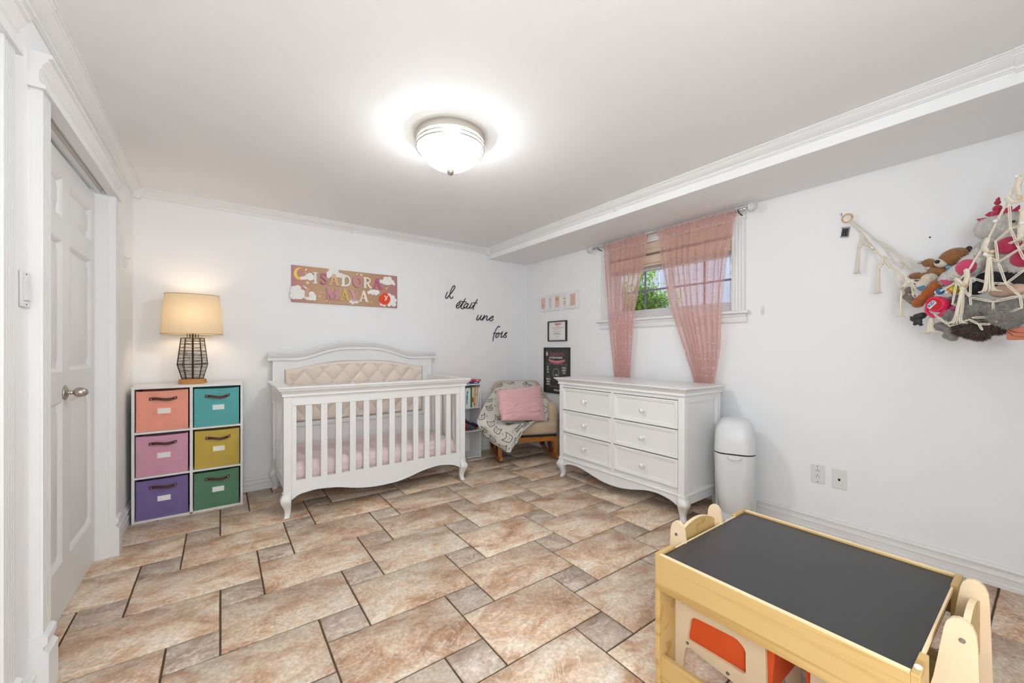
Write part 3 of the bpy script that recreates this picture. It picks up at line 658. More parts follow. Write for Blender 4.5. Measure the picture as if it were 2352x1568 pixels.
MB().lathe([(.168, ZC-.036), (.168, ZC-.060), (.164, ZC-.082), (.150, ZC-.112), (.125, ZC-.140), (.090, ZC-.162), (.050, ZC-.175), (.012, ZC-.180)], (cx_, cy_, 0), 56, caps=False).build('glass_bowl', gm2, cl, smooth=80)
MB().lathe([(0, ZC-.172), (.020, ZC-.172), (.021, ZC-.178), (.018, ZC-.181), (.020, ZC-.184), (.0205, ZC-.190), (.018, ZC-.193), (.020, ZC-.196), (.017, ZC-.203), (.009, ZC-.210), (0, ZC-.212)], (cx_, cy_, 0), 24).build('finial', M_NICK2, cl, smooth=30)
# made-up copy of the fitting, added around the fill light behind the camera
c2 = thing('ceiling_light', 'added flush nickel ceiling light for fill behind the viewer, out of the picture', 'ceiling light', (.35, -.75, ZC))
MB().lathe([(0, ZC), (.184, ZC), (.184, ZC-.036), (.170, ZC-.038), (0, ZC-.03)], (.35, -.75, 0), 40).build('mounting_pan', M_NICK2, c2)
MB().lathe([(.168, ZC-.036), (.164, ZC-.082), (.125, ZC-.140), (.050, ZC-.175), (.012, ZC-.180)], (.35, -.75, 0), 32, caps=False).build('glass_bowl', gm2, c2, smooth=80)

# ------------------------------------------------------------------ bookshelf and books
random.seed(11)
bs = thing('bookshelf', 'narrow white three-tier bookshelf between the crib and the rocking chair', 'shelf', (2.09, 3.75, 0))
BX0, BX1, BF, BB = 1.93, 2.246, 3.632, 3.866
for x in (BX0, BX1-.012): MB().box(x, x+.012, BF, BB, 0, .791).build('side_panel', M_MEL, bs, bevel=.001)
MB().box(BX0, BX1, BB-.006, BB, 0, .79).build('back_panel', M_MEL, bs)
for z in (.776, .530, .285, .012): MB().box(BX0+.012, BX1-.012, BF+.001, BB-.006, z, z+.012).build('shelf_board', M_MEL, bs, bevel=.001)
def book(label, colr, x0, x1, z0, h, y0=BF+.012, dep=.15, lean=0, pages=True, deco=None, flat=None):
    w = x1-x0; xf = Matrix.Translation(((x0+x1)/2, y0, z0)) @ Matrix.Rotation(lean, 4, 'Y')
    t = thing('book', label, 'book', xf.translation, 0, 'books on the bookshelf')
    M = mat('book_cover', colr, .4)
    MB(xf).box(-w/2, -w/2+.0015, 0, dep, 0, h).box(w/2-.0015, w/2, 0, dep, 0, h).box(-w/2, w/2, -.0015, .001, 0, h).build('cover', M, t, smooth=0)
    MB(xf).box(-w/2+.0016, w/2-.0016, .0011, dep-.004, .003, h-.003).build('pages', M_WHITE, t, smooth=0)
    if deco:
        dcol, a, b = deco; MB(xf).box(-w/2+.001, w/2-.001, -.0022, -.0012, h*a, h*b).build('spine_print', mat('spine_print', dcol, .5), t, smooth=0)
    return t, xf
zb = .542
def X_(x, Y): return zpt((1060, 860), 7.84, x, 400, 1, Y).x
Yb = BF+.012
e = [X_(v, Yb) for v in (50, 78, 160, 188, 218, 246, 272, 300)]
b0, xf = book('white picture book with a blue drawing, on the upper tier beside the crib', 'E6E8E4', e[1]-.006, e[2], zb, .205)
MB(xf).ell((-.010, -.003, .11), (.008, .0015, .035), 12, 8).ell((-.006, -.003, .16), (.009, .0015, .014), 12, 8).ell((-.014, -.003, .06), (.006, .0015, .03), 12, 8).build('cover_drawing', mat('blue_ink', '2E86A8', .5), b0)
book('tall dark blue book behind the white picture book on the upper tier', '1E3F6A', e[0]-.03, e[1]-.008, zb, .222)
book('book with a green spine next to the white picture book', '2E7A45', e[2]+.001, e[3], zb, .208, deco=('1E4A2C', .9, .99))
book('slim pale book with a red lower spine, right of the green one', 'D9D2C4', e[3]+.001, e[4], zb, .206, deco=('C8302C', .25, .5))
book('slim orange-cream book between the red-marked and cream books', 'E0B08A', e[4]+.001, e[5], zb, .207, deco=('C86A3A', .1, .2))
book('cream book with small dots, second from the shelf side', 'E8D2A8', e[5]+.001, e[6], zb, .208, lean=.04, deco=('B8502F', .6, .64))
book('thin white book leaning at the end of the upper row', 'E8E6E2', e[6]+.004, e[7]+.001, zb, .204, lean=.10)
def flatbook(label, colr, cx, cy, z, w, d, th, rz, txt=None, tc='F4E8E8', grp='books on the bookshelf'):
    xf = Matrix.Translation((cx, cy, z)) @ Matrix.Rotation(rz, 4, 'Z')
    t = thing('book', label, 'book', (cx, cy, z), 0, grp)
    M = mat('book_cover', colr, .35)
    MB(xf).box(-w/2, w/2, -d/2, d/2, 0, .0015).box(-w/2, w/2, -d/2, d/2, th-.0015, th).box(-w/2, w/2, -d/2, -d/2+.002, 0, th).build('cover', M, t, smooth=0)
    MB(xf).box(-w/2+.003, w/2-.003, -d/2+.0025, d/2-.003, .0016, th-.0016).build('pages', M_WHITE, t, smooth=0)
    MB(xf).box(-w*.40, w*.1, -d/2-.001, -d/2, th*.3, th*.7).box(w*.30, w*.44, -d/2-.001, -d/2, th*.35, th*.75).build('spine_print', mat('spine_print', tc, .5), t, smooth=0)
flatbook('dark blue book lying under the red one on top of the bookshelf', '2A3F8C', 2.08, 3.745, .7915, .30, .20, .018, 0)
flatbook('red book lying on the blue book on top of the bookshelf', 'C81E2E', 2.095, 3.745, .810, .31, .20, .020, R(2))
# leaning pile on the middle tier
def lbook(label, colr, px, pz, L, th, ang, stripes=()):
    xf = Matrix.Translation((px, BF+.02, pz)) @ Matrix.Rotation(ang, 4, 'Y')
    t = thing('book', label, 'book', (px, BF+.02, pz), 0, 'books on the bookshelf')
    MB(xf).box(0, L, 0, .15, 0, .0015).box(0, L, 0, .15, th-.0015, th).box(0, L, -.001, .001, 0, th).build('cover', mat('book_cover', colr, .4), t, smooth=0)
    MB(xf).box(.002, L-.002, .0015, .145, .0016, th-.0016).build('pages', M_WHITE, t, smooth=0)
    for a, b, c in stripes: MB(xf).box(L*a, L*b, -.0022, -.001, th*.2, th*.8).build('spine_print', mat('spine_print', c, .5), t, smooth=0)
lbook('red book at the bottom of the leaning pile on the middle tier', 'B8383A', 2.04, .362, .10, .012, R(38))
lbook('bright blue book in the leaning pile on the middle tier', '2C7AA8', 2.02, .377, .165, .020, R(28), [(.3, .4, 'D8503A')])
lbook('multicoloured book with red and green spine patches, middle tier pile', '7A4038', 2.01, .398, .21, .018, R(27), [(.3, .42, 'C8503A'), (.5, .6, '3A9A8A'), (.68, .78, 'C8503A')])
lbook('black book under the top one of the leaning pile, middle tier', '22222E', 2.01, .420, .225, .014, R(27))
lbook('dark purple book on top of the leaning pile, middle tier', '3A3468', 2.00, .441, .245, .017, R(27), [(.3, .6, '8A8AB0')])

# ------------------------------------------------------------------ rocking chair with blanket and cushion
rc = thing('rocking_chair', 'beige upholstered rocking chair with wooden rockers in the far corner', 'chair', (2.53, 3.24, 0), R(-23.5))
X = WM[rc.name] @ Matrix.Translation((.036, 0, 0)) @ Matrix.Diagonal((1.13, 1, 1, 1))
M_BEIGE = mat('beige_upholstery', 'C9B193', .85, bump=.2, bscale=500, Sheen_Weight=.3)
mb = MB(X)
def cush(s, t): pass
o = MB(X).box(-.285, .285, -.02, .42, .262, .395).build('seat', M_BEIGE, rc, bevel=.045, seg=5)
MB(X).box(-.27, .27, .0, .43, .245, .262).build('seat_base', M_DARK, rc)
# back: lofted rounded shape
def backring(z, y, hw, th):
    n = 20; P = []
    for i in range(n):
        a = 2*PI*i/n; c, s_ = math.cos(a), math.sin(a)
        P.append((hw*math.copysign(abs(c)**.5, c), y+th*math.copysign(abs(s_)**.6, s_), z))
    return P
MB(X).loft([backring(*r) for r in [(.30, .40, .26, .05), (.40, .42, .27, .055), (.55, .455, .272, .055), (.68, .485, .262, .055), (.74, .50, .245, .052), (.775, .507, .215, .042), (.79, .51, .17, .022)]]).build('backrest', M_BEIGE, rc, smooth=60)
for s in (-1, 1):
    rings = []
    for y, zt, w in [(.06, .50, .030), (.07, .55, .042), (.10, .578, .048), (.2, .585, .050), (.32, .60, .050), (.38, .62, .048), (.425, .65, .04)]:
        q = []
        for i in range(14):
            a = 2*PI*i/14; c, s2 = math.cos(a), math.sin(a)
            zz = .26+(zt-.26)*(.5+.5*math.copysign(abs(s2)**.45, s2)); q.append((s*.262+w*math.copysign(abs(c)**.7, c), y, zz))
        rings.append(q)
    MB(X).loft(rings).build('armrest', M_BEIGE, rc, smooth=60)
MB(X).box(-.27, .27, .0, .022, .195, .243).build('front_rail', M_CHWOOD, rc, bevel=.002)
MB(X).box(-.27, .27, .42, .442, .195, .243).build('back_rail', M_CHWOOD_D, rc, bevel=.002)
for s in (-1, 1):
    MB(X).box(s*.262-.018, s*.262+.018, -.005, .44, .20, .240).build('side_rail', M_CHWOOD, rc, bevel=.002)
    MB(X).loft([[(s*.262-a, y-b, z), (s*.262+a, y-b, z), (s*.262+a, y+b, z), (s*.262-a, y+b, z)] for z, y, a, b in [(.243, .01, .018, .022), (.15, .01, .017, .02), (.045, -.005, .015, .018)]]).build('front_leg', M_CHWOOD, rc, bevel=.002)
    MB(X).loft([[(s*.262-a, y-b, z), (s*.262+a, y-b, z), (s*.262+a, y+b, z), (s*.262-a, y+b, z)] for z, y, a, b in [(.243, .40, .018, .022), (.15, .43, .017, .02), (.05, .46, .015, .018)]]).build('rear_leg', M_CHWOOD_D, rc, bevel=.002)
    MB(X).loft([[(s*.262-a, y-b, z), (s*.262+a, y-b, z), (s*.262+a, y+b, z), (s*.262-a, y+b, z)] for z, y, a, b in [(.22, .30, .012, .03), (.15, .22, .012, .03), (.035, .12, .012, .03)]]).build('brace', M_CHWOOD_D, rc, bevel=.002)
    P = []
    for i in range(21):
        y = -.07+.62*i/20; z = .002+.42*(y-.22)**2; P.append([(s*.262-.013, y, z), (s*.262+.013, y, z), (s*.262+.013, y, z+.038), (s*.262-.013, y, z+.038)])
    MB(X).loft(P).build('rocker', M_CHWOOD, rc, smooth=30)
# blanket
B_ = (1060, 860)
rowsB = [
 [(615, 138, 3.74), (760, 112, 3.70), (900, 108, 3.66), (1050, 110, 3.62), (1200, 125, 3.57)],
 [(500, 300, 3.60), (700, 290, 3.54), (900, 290, 3.50), (1100, 290, 3.46), (1350, 350, 3.38)],
 [(385, 470, 3.44), (590, 490, 3.42), (850, 520, 3.42), (1100, 520, 3.37), (1430, 480, 3.26)],
 [(300, 650, 3.32), (540, 700, 3.32), (800, 745, 3.32), (1100, 745, 3.28), (1400, 745, 3.20)],
 [(265, 815, 3.30), (480, 850, 3.235), (720, 850, 3.19), (960, 815, 3.18), (1290, 712, 3.20)],
 [(470, 1090, 3.27), (590, 1100, 3.20), (760, 1080, 3.15), (890, 1020, 3.135), (1080, 850, 3.13)],
 [(620, 1195, 3.25), (700, 1250, 3.19), (790, 1275, 3.14), (860, 1175, 3.13), (1000, 960, 3.125)]]
GB = [[zpt(B_, 7.13, x, y, 1, Y) for x, y, Y in r] for r in rowsB]
def cr1(P, t):
    n = len(P)-1; x = min(max(t, 0), 1)*n; i = min(int(x), n-1); f = x-i
    a = P[i-1] if i > 0 else P[i]*2-P[i+1]; b = P[i]; c = P[i+1]; d = P[i+2] if i+2 <= n else P[i+1]*2-P[i]
    return .5*((2*b)+(c-a)*f+(2*a-5*b+4*c-d)*f*f+(3*b-a-3*c+d)*f**3)
def SB(u_, v_):
    p = cr1([cr1(r, u_) for r in GB], v_)
    w = .010*noise.noise(Vector((u_*5, v_*4, 2)))+.004*math.sin(u_*17+v_*5)
    return p+Vector((-.35, -.9, .1))*w
M_BLK = mat('blanket_cotton', 'D6D1C6', .9, bump=.25, bscale=900, Sheen_Weight=.3)
bl = MB().grid(lambda s, t: SB(s, t), 70, 90).build('blanket', M_BLK, smooth=180)
md = bl.modifiers.new('solid', 'SOLIDIFY'); md.thickness = .006; md.offset = 1
tag(bl, 'cream throw printed with black cat faces, draped over the rocking chair', 'blanket')
M_INK = mat('black_print', (.02, .02, .022), .8)
pr = MB(); random.seed(5)
cat1 = [(-.8, .2), (-.85, 1.0), (-.38, .58), (.38, .58), (.85, 1.0), (.8, .2), (.78, -.4), (.45, -.8), (-.45, -.8), (-.78, -.4), (-.8, .2)]
def onb(u0, v0, a, b, sc, rot, off=.0035):
    c, s_ = math.cos(rot), math.sin(rot); a, b = (a*c-b*s_)*sc, (a*s_+b*c)*sc
    e = .01; Su = (SB(min(u0+e, 1), v0)-SB(max(u0-e, 0), v0)).length/(2*e); Sv = (SB(u0, min(v0+e, 1))-SB(u0, max(v0-e, 0))).length/(2*e)
    uu, vv = u0+a/max(Su, .1), v0-b/max(Sv, .1)
    if not (.005 < uu < .995 and .005 < vv < .995): return None
    p = SB(uu, vv); tu = SB(uu+.004, vv)-SB(uu-.004, vv); tv = SB(uu, vv+.004)-SB(uu, vv-.004); n = tu.cross(tv); n = n.normalized() if n.length > 0 else Vector((0, -1, 0))
    if n.dot(Vector((0, 0, CH))-p) < 0: n = -n
    return p+n*off
taken = []
spots = [(x, y) for y in (.04, .16, .28, .40, .52, .62, .72, .82, .93) for x in (.08, .28, .48, .68, .88)]
for i, (a, b) in enumerate(spots):
    u0 = a+random.uniform(-.03, .03)+(.05 if i % 2 else -.04); v0 = b+random.uniform(-.02, .02); rot = random.uniform(-.9, .9); sc = random.uniform(.036, .048)
    ctr = SB(u0, v0); wid = (SB(min(u0+.05, 1), v0)-SB(max(u0-.05, 0), v0)).length
    if wid < .03 or any((ctr-q).length < .088 for q in taken): continue
    taken.append(ctr); P = catmull([(p[0], p[1], 0) for p in cat1], 3); run = []
    for p in P:
        q = onb(u0, v0, p.x, p.y, sc, rot)
        if q is None:
            if len(run) > 2: pr.tube(run, .0024, 4)
            run = []
        else: run.append(q)
    if len(run) > 2: pr.tube(run, .0024, 4)
    for ex, ey, er in ((-.3, .05, .0028), (.3, .05, .0028), (0, -.2, .0035)):
        q = onb(u0, v0, ex, ey, sc, rot, .003)
        if q: pr.ell(q, er, 6, 4)
    if i % 3 == 0:
        for k in range(14):
            g = random.uniform(-.6, .6), random.uniform(-.6, .5); q1 = onb(u0, v0, g[0], g[1], sc, rot); q2 = onb(u0, v0, g[0]+.1, g[1]+.16, sc, rot)
            if q1 and q2: pr.tube([q1, q2], .0016, 4)
    for k in range(5):
        g = 1.5+random.uniform(-.25, .25), random.uniform(-.3, .3); q1 = onb(u0, v0, g[0], g[1], sc, rot); q2 = onb(u0, v0, g[0]+.12, g[1]+.12, sc, rot)
        if q1 and q2: pr.tube([q1, q2], .0015, 4)
pr.build('cat_print', M_INK, bl, smooth=0, kind='stuff')
# pillow
M_PINK = mat('pink_velvet', 'E9B6B6', .75, bump=.1, bscale=500, Sheen_Weight=.6)
C4 = [zpt(B_, 7.13, x, y, 1, Y) for x, y, Y in ((596, 265, 3.38), (1275, 195, 3.34), (1350, 748, 3.16), (668, 752, 3.19))]
def PB(s, t): return (C4[0]*(1-s)+C4[1]*s)*(1-t)+(C4[3]*(1-s)+C4[2]*s)*t
nrm = (C4[1]-C4[0]).cross(C4[3]-C4[0]).normalized()
if nrm.dot(Vector((0, 0, CH))-C4[0]) < 0: nrm = -nrm
def pil(sg):
    def f(s, t):
        pin = .035*(math.sin(PI*s)*(1 if t < .5 else -1)*abs(t-.5)**2*1.0)
        p = PB(s, t); e = (1-abs(2*s-1)**3)*(1-abs(2*t-1)**3); h = .058*max(e, 0)**.5
        w = .014*noise.noise(Vector((s*3, t*9+s*2, 0)))*min(1, e*3)+.008*math.sin(t*42+noise.noise(Vector((s*4, t*5, 3)))*6)*min(1, e*2)*(.35+abs(2*s-1))*(t > .25)
        return p+nrm*sg*(h+w*(sg > 0))
    return f
mb = MB().grid(pil(1), 70, 60); mb.grid(pil(-1), 24, 20)
pl = mb.build('throw_pillow', M_PINK, smooth=180); tag(pl, 'dusty pink cushion with pompom trim propped on the rocking chair', 'pillow')
for (a, b, n) in (((0, 0), (0, 1), 15), ((1, 0), (1, 1), 15), ((0, 0), (1, 0), 14)):
    for k in range(n):
        t_ = (k+.5)/n; s1 = a[0]+(b[0]-a[0])*t_; t1_ = a[1]+(b[1]-a[1])*t_
        p = PB(s1, t1_)+(PB(s1, t1_)-PB(.5, .5)).normalized()*.006+nrm*.008
        MB().ell(p, .0105, 10, 7).build('pompom', M_PINK, pl)

# ------------------------------------------------------------------ diaper pail
dp = thing('diaper_pail', 'light grey plastic diaper pail with domed lid beside the dresser', 'bin', (2.834, 1.304, 0), R(-66))
X = WM[dp.name]
def rrect(x0, x1, y0, y1, z, r, n=6, zf=None):
    P = []
    for cx, cy, a0 in ((x1-r, y1-r, 0), (x0+r, y1-r, 90), (x0+r, y0+r, 180), (x1-r, y0+r, 270)):
        for k in range(n+1):
            a = R(a0+90*k/n); x = cx+r*math.cos(a); y = cy+r*math.sin(a); P.append((x, y, zf(x, y) if zf else z))
    return P
MB(X).loft([rrect(-a, a, -.02, .135, z, .03) for z, a in [(.02, .115), (.10, .118), (.25, .121), (.38, .122), (.470, .122)]]).build('rear_shell', M_PAIL, dp, smooth=40)
def fy(z): return -.075-.06*min(1, (z/.25))**.7
MB(X).loft([rrect(-a, a, y, .03, z, r) for z, a, y, r in [(.050, .088, -.085, .07), (.09, .096, -.108, .075), (.18, .106, -.125, .075), (.30, .115, -.136, .075), (.42, .121, -.140, .075), (.462, .122, -.140, .075)]]).build('bucket_front', M_PAIL, dp, smooth=40)
LID = [(.472, .123, -.142, .132, .075), (.56, .119, -.134, .128, .075), (.62, .112, -.122, .122, .072), (.655, .100, -.105, .112, .07), (.678, .078, -.08, .09, .06), (.688, .045, -.045, .05, .035)]
LA = catmull([(q[0], q[1], q[2]) for q in LID], 4); LB = catmull([(q[3], q[4], 0) for q in LID], 4)
MB(X).loft([rrect(-p.y, p.y, p.z, q.x, p.x, q.y, 9) for p, q in zip(LA, LB)]).build('lid', M_PAIL, dp, smooth=60)
MB(X).loft([rrect(-.1205, .1205, -.1395, .130, z, .075) for z in (.4655, .4715)]).build('lid_gap', M_DARK, dp)
MB(X).loft([rrect(-a, a, -.155, -.120, z, .012) for z, a in [(.435, .030), (.442, .040), (.452, .040), (.456, .034)]]).build('latch', M_PLAST, dp, smooth=40)
MB(X).loft([rrect(-.105, .105, -.10, .13, z, .04) for z in (.008, .055)]).build('foot_base', M_PAIL, dp, smooth=40)
MB(X).loft([rrect(-.055, .055, -.165, -.09, z, .02) for z in (.006, .030)]).build('pedal', M_PLAST, dp, bevel=.003)
for s in (-1, 1): MB(X).lathe([(0, -.006), (.012, -.006), (.012, .006), (0, .006)], (s*.08, .0, .0125), 12, ax=0).build('caster', M_DARK, dp)
P = [(s2, y, z) for s2, y, z in [(.122, -.045, .462), (.1245, -.022, .452), (.125, -.008, .42), (.1245, -.010, .30), (.1225, -.018, .18), (.118, -.030, .10), (.105, -.055, .06)]]
MB(X).tube(catmull(P, 4), .0022, 6).build('seam_bead', M_PLAST, dp)

# ------------------------------------------------------------------ children's table and two chairs
TZ = .49
tb_ = thing('activity_table', "children's maple activity table with black chalkboard top", 'table', (1.457, .472, 0))
tx0, tx1, ty0, ty1 = 1.150, 1.766, .166, .780
for x in (tx0, tx1-.095):
    for y, nm in ((ty0, 'end'), (ty1-.015, 'end')):
        MB().box(x, x+.095, y, y+.015, 0, TZ+.003).build('leg_board', M_MAPLE, tb_, bevel=.0015)
for x in (tx0, tx1-.015):
    MB().box(x, x+.015, ty0+.015, ty1-.015, .376, TZ).build('side_board', M_MAPLE, tb_, bevel=.0012)
    MB().box(x+.001, x+.014, ty0+.0155, ty1-.0155, TZ+.0002, TZ+.0015).build('edge_band', M_EDGE, tb_)
    MB().box(x+.012, x+.027, ty0+.015, ty1-.015, .075, .158).build('stretcher', M_MAPLE, tb_, bevel=.0012)
M_CHALK = mat('chalkboard', '303030', .36, bump=.06, bscale=40, var=.05, vscale=5)
MB().box(tx0+.015, tx1-.015, ty0+.015, ty1-.015, TZ-.014, TZ-.006).build('chalkboard_top', M_CHALK, tb_, smooth=0)
for y in (ty0, ty1-.015):
    q = y+.028 if y < .4 else y-.026
    MB().box(tx0+.016, tx1-.016, q, q+.013, .395, TZ-.016).build('end_rail', M_MAPLE, tb_, bevel=.001)
    q = y+.0095 if y < .4 else y
    MB().box(tx0+.0955, tx1-.0955, q, q+.0048, TZ-.016, TZ-.004).build('edge_lip', M_EDGE, tb_)
MB().lathe([(0, TZ+.003), (.009, TZ+.003), (.009, TZ+.0045), (0, TZ+.0045)], (tx0+.030, ty0+.0075, 0), 16, 1, .7).build('screw_cap', M_WHITE, tb_)
M_SCREW = mat('screw_steel', (.35, .36, .36), .3, 1)
M_ORANGE = mat('orange_fabric', 'D9541A', .85, bump=.2, bscale=600)
WIN = [(500, 400), (508, 370), (530, 350), (560, 346), (600, 360), (800, 458), (1080, 602), (1130, 635), (1190, 700), (1235, 770), (1250, 815), (1252, 1085), (1235, 1100), (1210, 1095), (500, 665), (470, 640), (464, 610)]
hole = [(p.y, p.z) for p in (zpt((1500, 1360), 5.88, a, b, 0, 1.26) for a, b in WIN)]
def kidchair(label, xa, xb, ymap, loc):
    c = thing('toddler_chair', label, 'chair', loc, 0, 'toddler chairs at the activity table')
    out = [(.800, 0), (.806, .02), (.800, .30), (.794, .52), (.792, .545), (.786, .560), (.777, .569), (.767, .571), (.757, .567), (.749, .557), (.745, .543), (.728, .42), (.716, .362), (.70, .348), (.51, .348), (.499, .343), (.496, .33), (.490, .0), (.530, 0), (.538, .125), (.545, .137), (.56, .141), (.722, .166), (.735, .160), (.740, .148), (.755, 0)]
    sc = 1.0317; Z = lambda z: z if z < .05 else CH-(CH-z)*sc
    poly = [(y*sc, Z(z)) for y, z in out]; hl = [(y*sc, Z(z)) for y, z in hole]
    for x, s in ((xa, -1), (xb-.012, 1)):
        mb = MB(); mb.prism([(ymap(y), z) for y, z in poly], x, x+.012, 0, [[(ymap(y), z) for y, z in hl]])
        p = mb.build('side_panel', M_BIRCH, c, smooth=30)
        for y, z in ((.772, .525), (.748, .305), (.525, .310), (.731, .178), (.60, .162)):
            xx = x if s < 0 else x+.012
            MB().lathe([(0, 0), (.0055, 0), (.0055, s*.002), (.003, s*.0022), (.003, s*.001), (0, s*.001)], (xx, ymap(y*sc), Z(z)), 12, ax=0).build('screw', M_SCREW, p)
    mb = MB(); rings = []
    for i in range(17):
        s = i/16; x = xa+.012+(xb-xa-.024)*s; zt = .498+.034*math.sin(PI*s)**.8; y = .797
        rings.append([(x, ymap(y-.006), .37), (x, ymap(y+.006), .37), (x, ymap(y+.006), zt), (x, ymap(y-.006), zt)])
    mb.loft(rings); bk = mb.build('backrest', M_MAPLE, c, smooth=30)
    MB().loft([[(r[3][0], r[3][1], r[3][2]+.0003), (r[2][0], r[2][1], r[2][2]+.0003), (r[2][0], r[2][1], r[2][2]+.0013), (r[3][0], r[3][1], r[3][2]+.0013)] for r in rings]).build('edge_band', M_EDGE, bk, smooth=30)
    ys = sorted((ymap(.64), ymap(.772))); MB().box(xa+.012, xb-.012, ys[0], ys[1], .312, .324).build('seat', M_MAPLE, c, bevel=.001)
    mb = MB(); a_, b_ = sorted((ymap(.49), ymap(.765)))
    r0 = [(xa+.016, a_+.012, .135), (xb-.016, a_+.012, .135), (xb-.016, b_-.01, .135), (xa+.016, b_-.01, .135)]
    r1 = [(xa+.014, a_, .284), (xb-.014, a_, .284), (xb-.014, b_, .284), (xa+.014, b_, .284)]
    r2 = [(xa+.018, a_+.004, .284), (xb-.018, a_+.004, .284), (xb-.018, b_-.004, .284), (xa+.018, b_-.004, .284)]
    r3 = [(xa+.020, a_+.016, .14), (xb-.020, a_+.016, .14), (xb-.020, b_-.014, .14), (xa+.020, b_-.014, .14)]
    mb.loft([r0, r1, r2, r3]); mb.build('storage_sling', M_ORANGE, c, smooth=0, bevel=.002)
    return c
kidchair('toddler chair with curved maple backrest pushed under the table end facing the dresser', 1.300, 1.568, lambda y: y, (1.39, .65, 0))
kidchair('toddler chair at the table end farther from the dresser, beneath the toy hammock', 1.345, 1.612, lambda y: .924-y, (1.45, .25, 0))
# floor-level storage drawer in the far chair gap stays empty in the photograph

# ------------------------------------------------------------------ curtain rod and curtains
rod = thing('curtain_rod', 'chrome curtain rod with faceted crystal ball finials above the window', 'curtain rod', (2.985, 2.0, 2.148))
RX, RZ = 2.985, 2.146
M_CRY = mat('crystal', (.95, .95, .95), .05, 0, Transmission_Weight=.85, IOR=1.45)
MB().lathe([(0, 1.325), (.0085, 1.325), (.0085, 2.70), (0, 2.70)], (RX, 0, RZ), 14, ax=1).build('pole', M_CHROME, rod)
for y, s in ((1.33, -1), (2.69, 1)):
    MB().lathe([(.0085, -s*.0), (.012, s*.002), (.008, s*.008), (.008, s*.016), (.013, s*.02), (.010, s*.028), (.007, s*.034), (.011, s*.042), (.006, s*.046)], (RX, y, RZ), 14, ax=1).build('finial_neck', M_CHROME, rod)
    bm = bmesh.new(); bmesh.ops.create_icosphere(bm, subdivisions=2, radius=.033); me = bpy.data.meshes.new('crystal_ball'); bmesh.ops.translate(bm, vec=(RX, y+s*.075, RZ), verts=bm.verts); bm.to_mesh(me); bm.free(); me.materials.append(M_CRY)
    link('crystal_ball', me, rod)
for y in (1.318+.03, 2.66):
    mb = MB().tube([(RX, y, RZ-.012), (RX+.03, y, RZ-.02), (XR-.004, y, RZ-.03)], .004, 8).box(XR-.005, XR-.0, y-.008, y+.008, RZ-.062, RZ-.012)
    mb.tube([(RX, y-.0, RZ+.010), (RX-.010, y, RZ), (RX, y, RZ-.012), (RX+.010, y, RZ)], .003, 6).build('bracket', M_BLACK, rod)
cm = bpy.data.materials.new('sheer_pink'); cm.use_nodes = True; t = cm.node_tree; b = t.nodes['Principled BSDF']
b.inputs['Base Color'].default_value = (*c3('EABFB5'), 1); b.inputs['Roughness'].default_value = .9
tl_ = t.nodes.new('ShaderNodeBsdfTranslucent'); tl_.inputs[0].default_value = (*c3('E6C0BA'), 1); m1 = t.nodes.new('ShaderNodeMixShader'); m1.inputs[0].default_value = .35
tp = t.nodes.new('ShaderNodeBsdfTransparent'); m2 = t.nodes.new('ShaderNodeMixShader'); tp.inputs[0].default_value = (1, .93, .92, 1)
t.links.new(b.outputs[0], m1.inputs[1]); t.links.new(tl_.outputs[0], m1.inputs[2]); t.links.new(m1.outputs[0], m2.inputs[1]); t.links.new(tp.outputs[0], m2.inputs[2])
tc = t.nodes.new('ShaderNodeTexCoord'); wv = t.nodes.new('ShaderNodeTexNoise'); wv.inputs['Scale'].default_value = 60; mp = t.nodes.new('ShaderNodeMapping'); mp.inputs['Scale'].default_value = (1, 8, 1)
t.links.new(tc.outputs['Object'], mp.inputs[0]); t.links.new(mp.outputs[0], wv.inputs[0])
mr = t.nodes.new('ShaderNodeMapRange'); mr.inputs[3].default_value = .44; mr.inputs[4].default_value = .62; t.links.new(wv.outputs[0], mr.inputs[0]); t.links.new(mr.outputs[0], m2.inputs[0])
t.links.new(m2.outputs[0], t.nodes['Material Output'].inputs[0])
M_TUFTC = mat('curtain_tuft', 'E6BDB5', .9, Sheen_Weight=.4)
def lerp_tab(tab, z):
    for (z0, v0), (z1, v1) in zip(tab, tab[1:]):
        if z1 <= z <= z0 or z0 <= z <= z1:
            f = (z-z0)/(z1-z0) if z1 != z0 else 0; return v0+(v1-v0)*f
    return tab[-1][1]
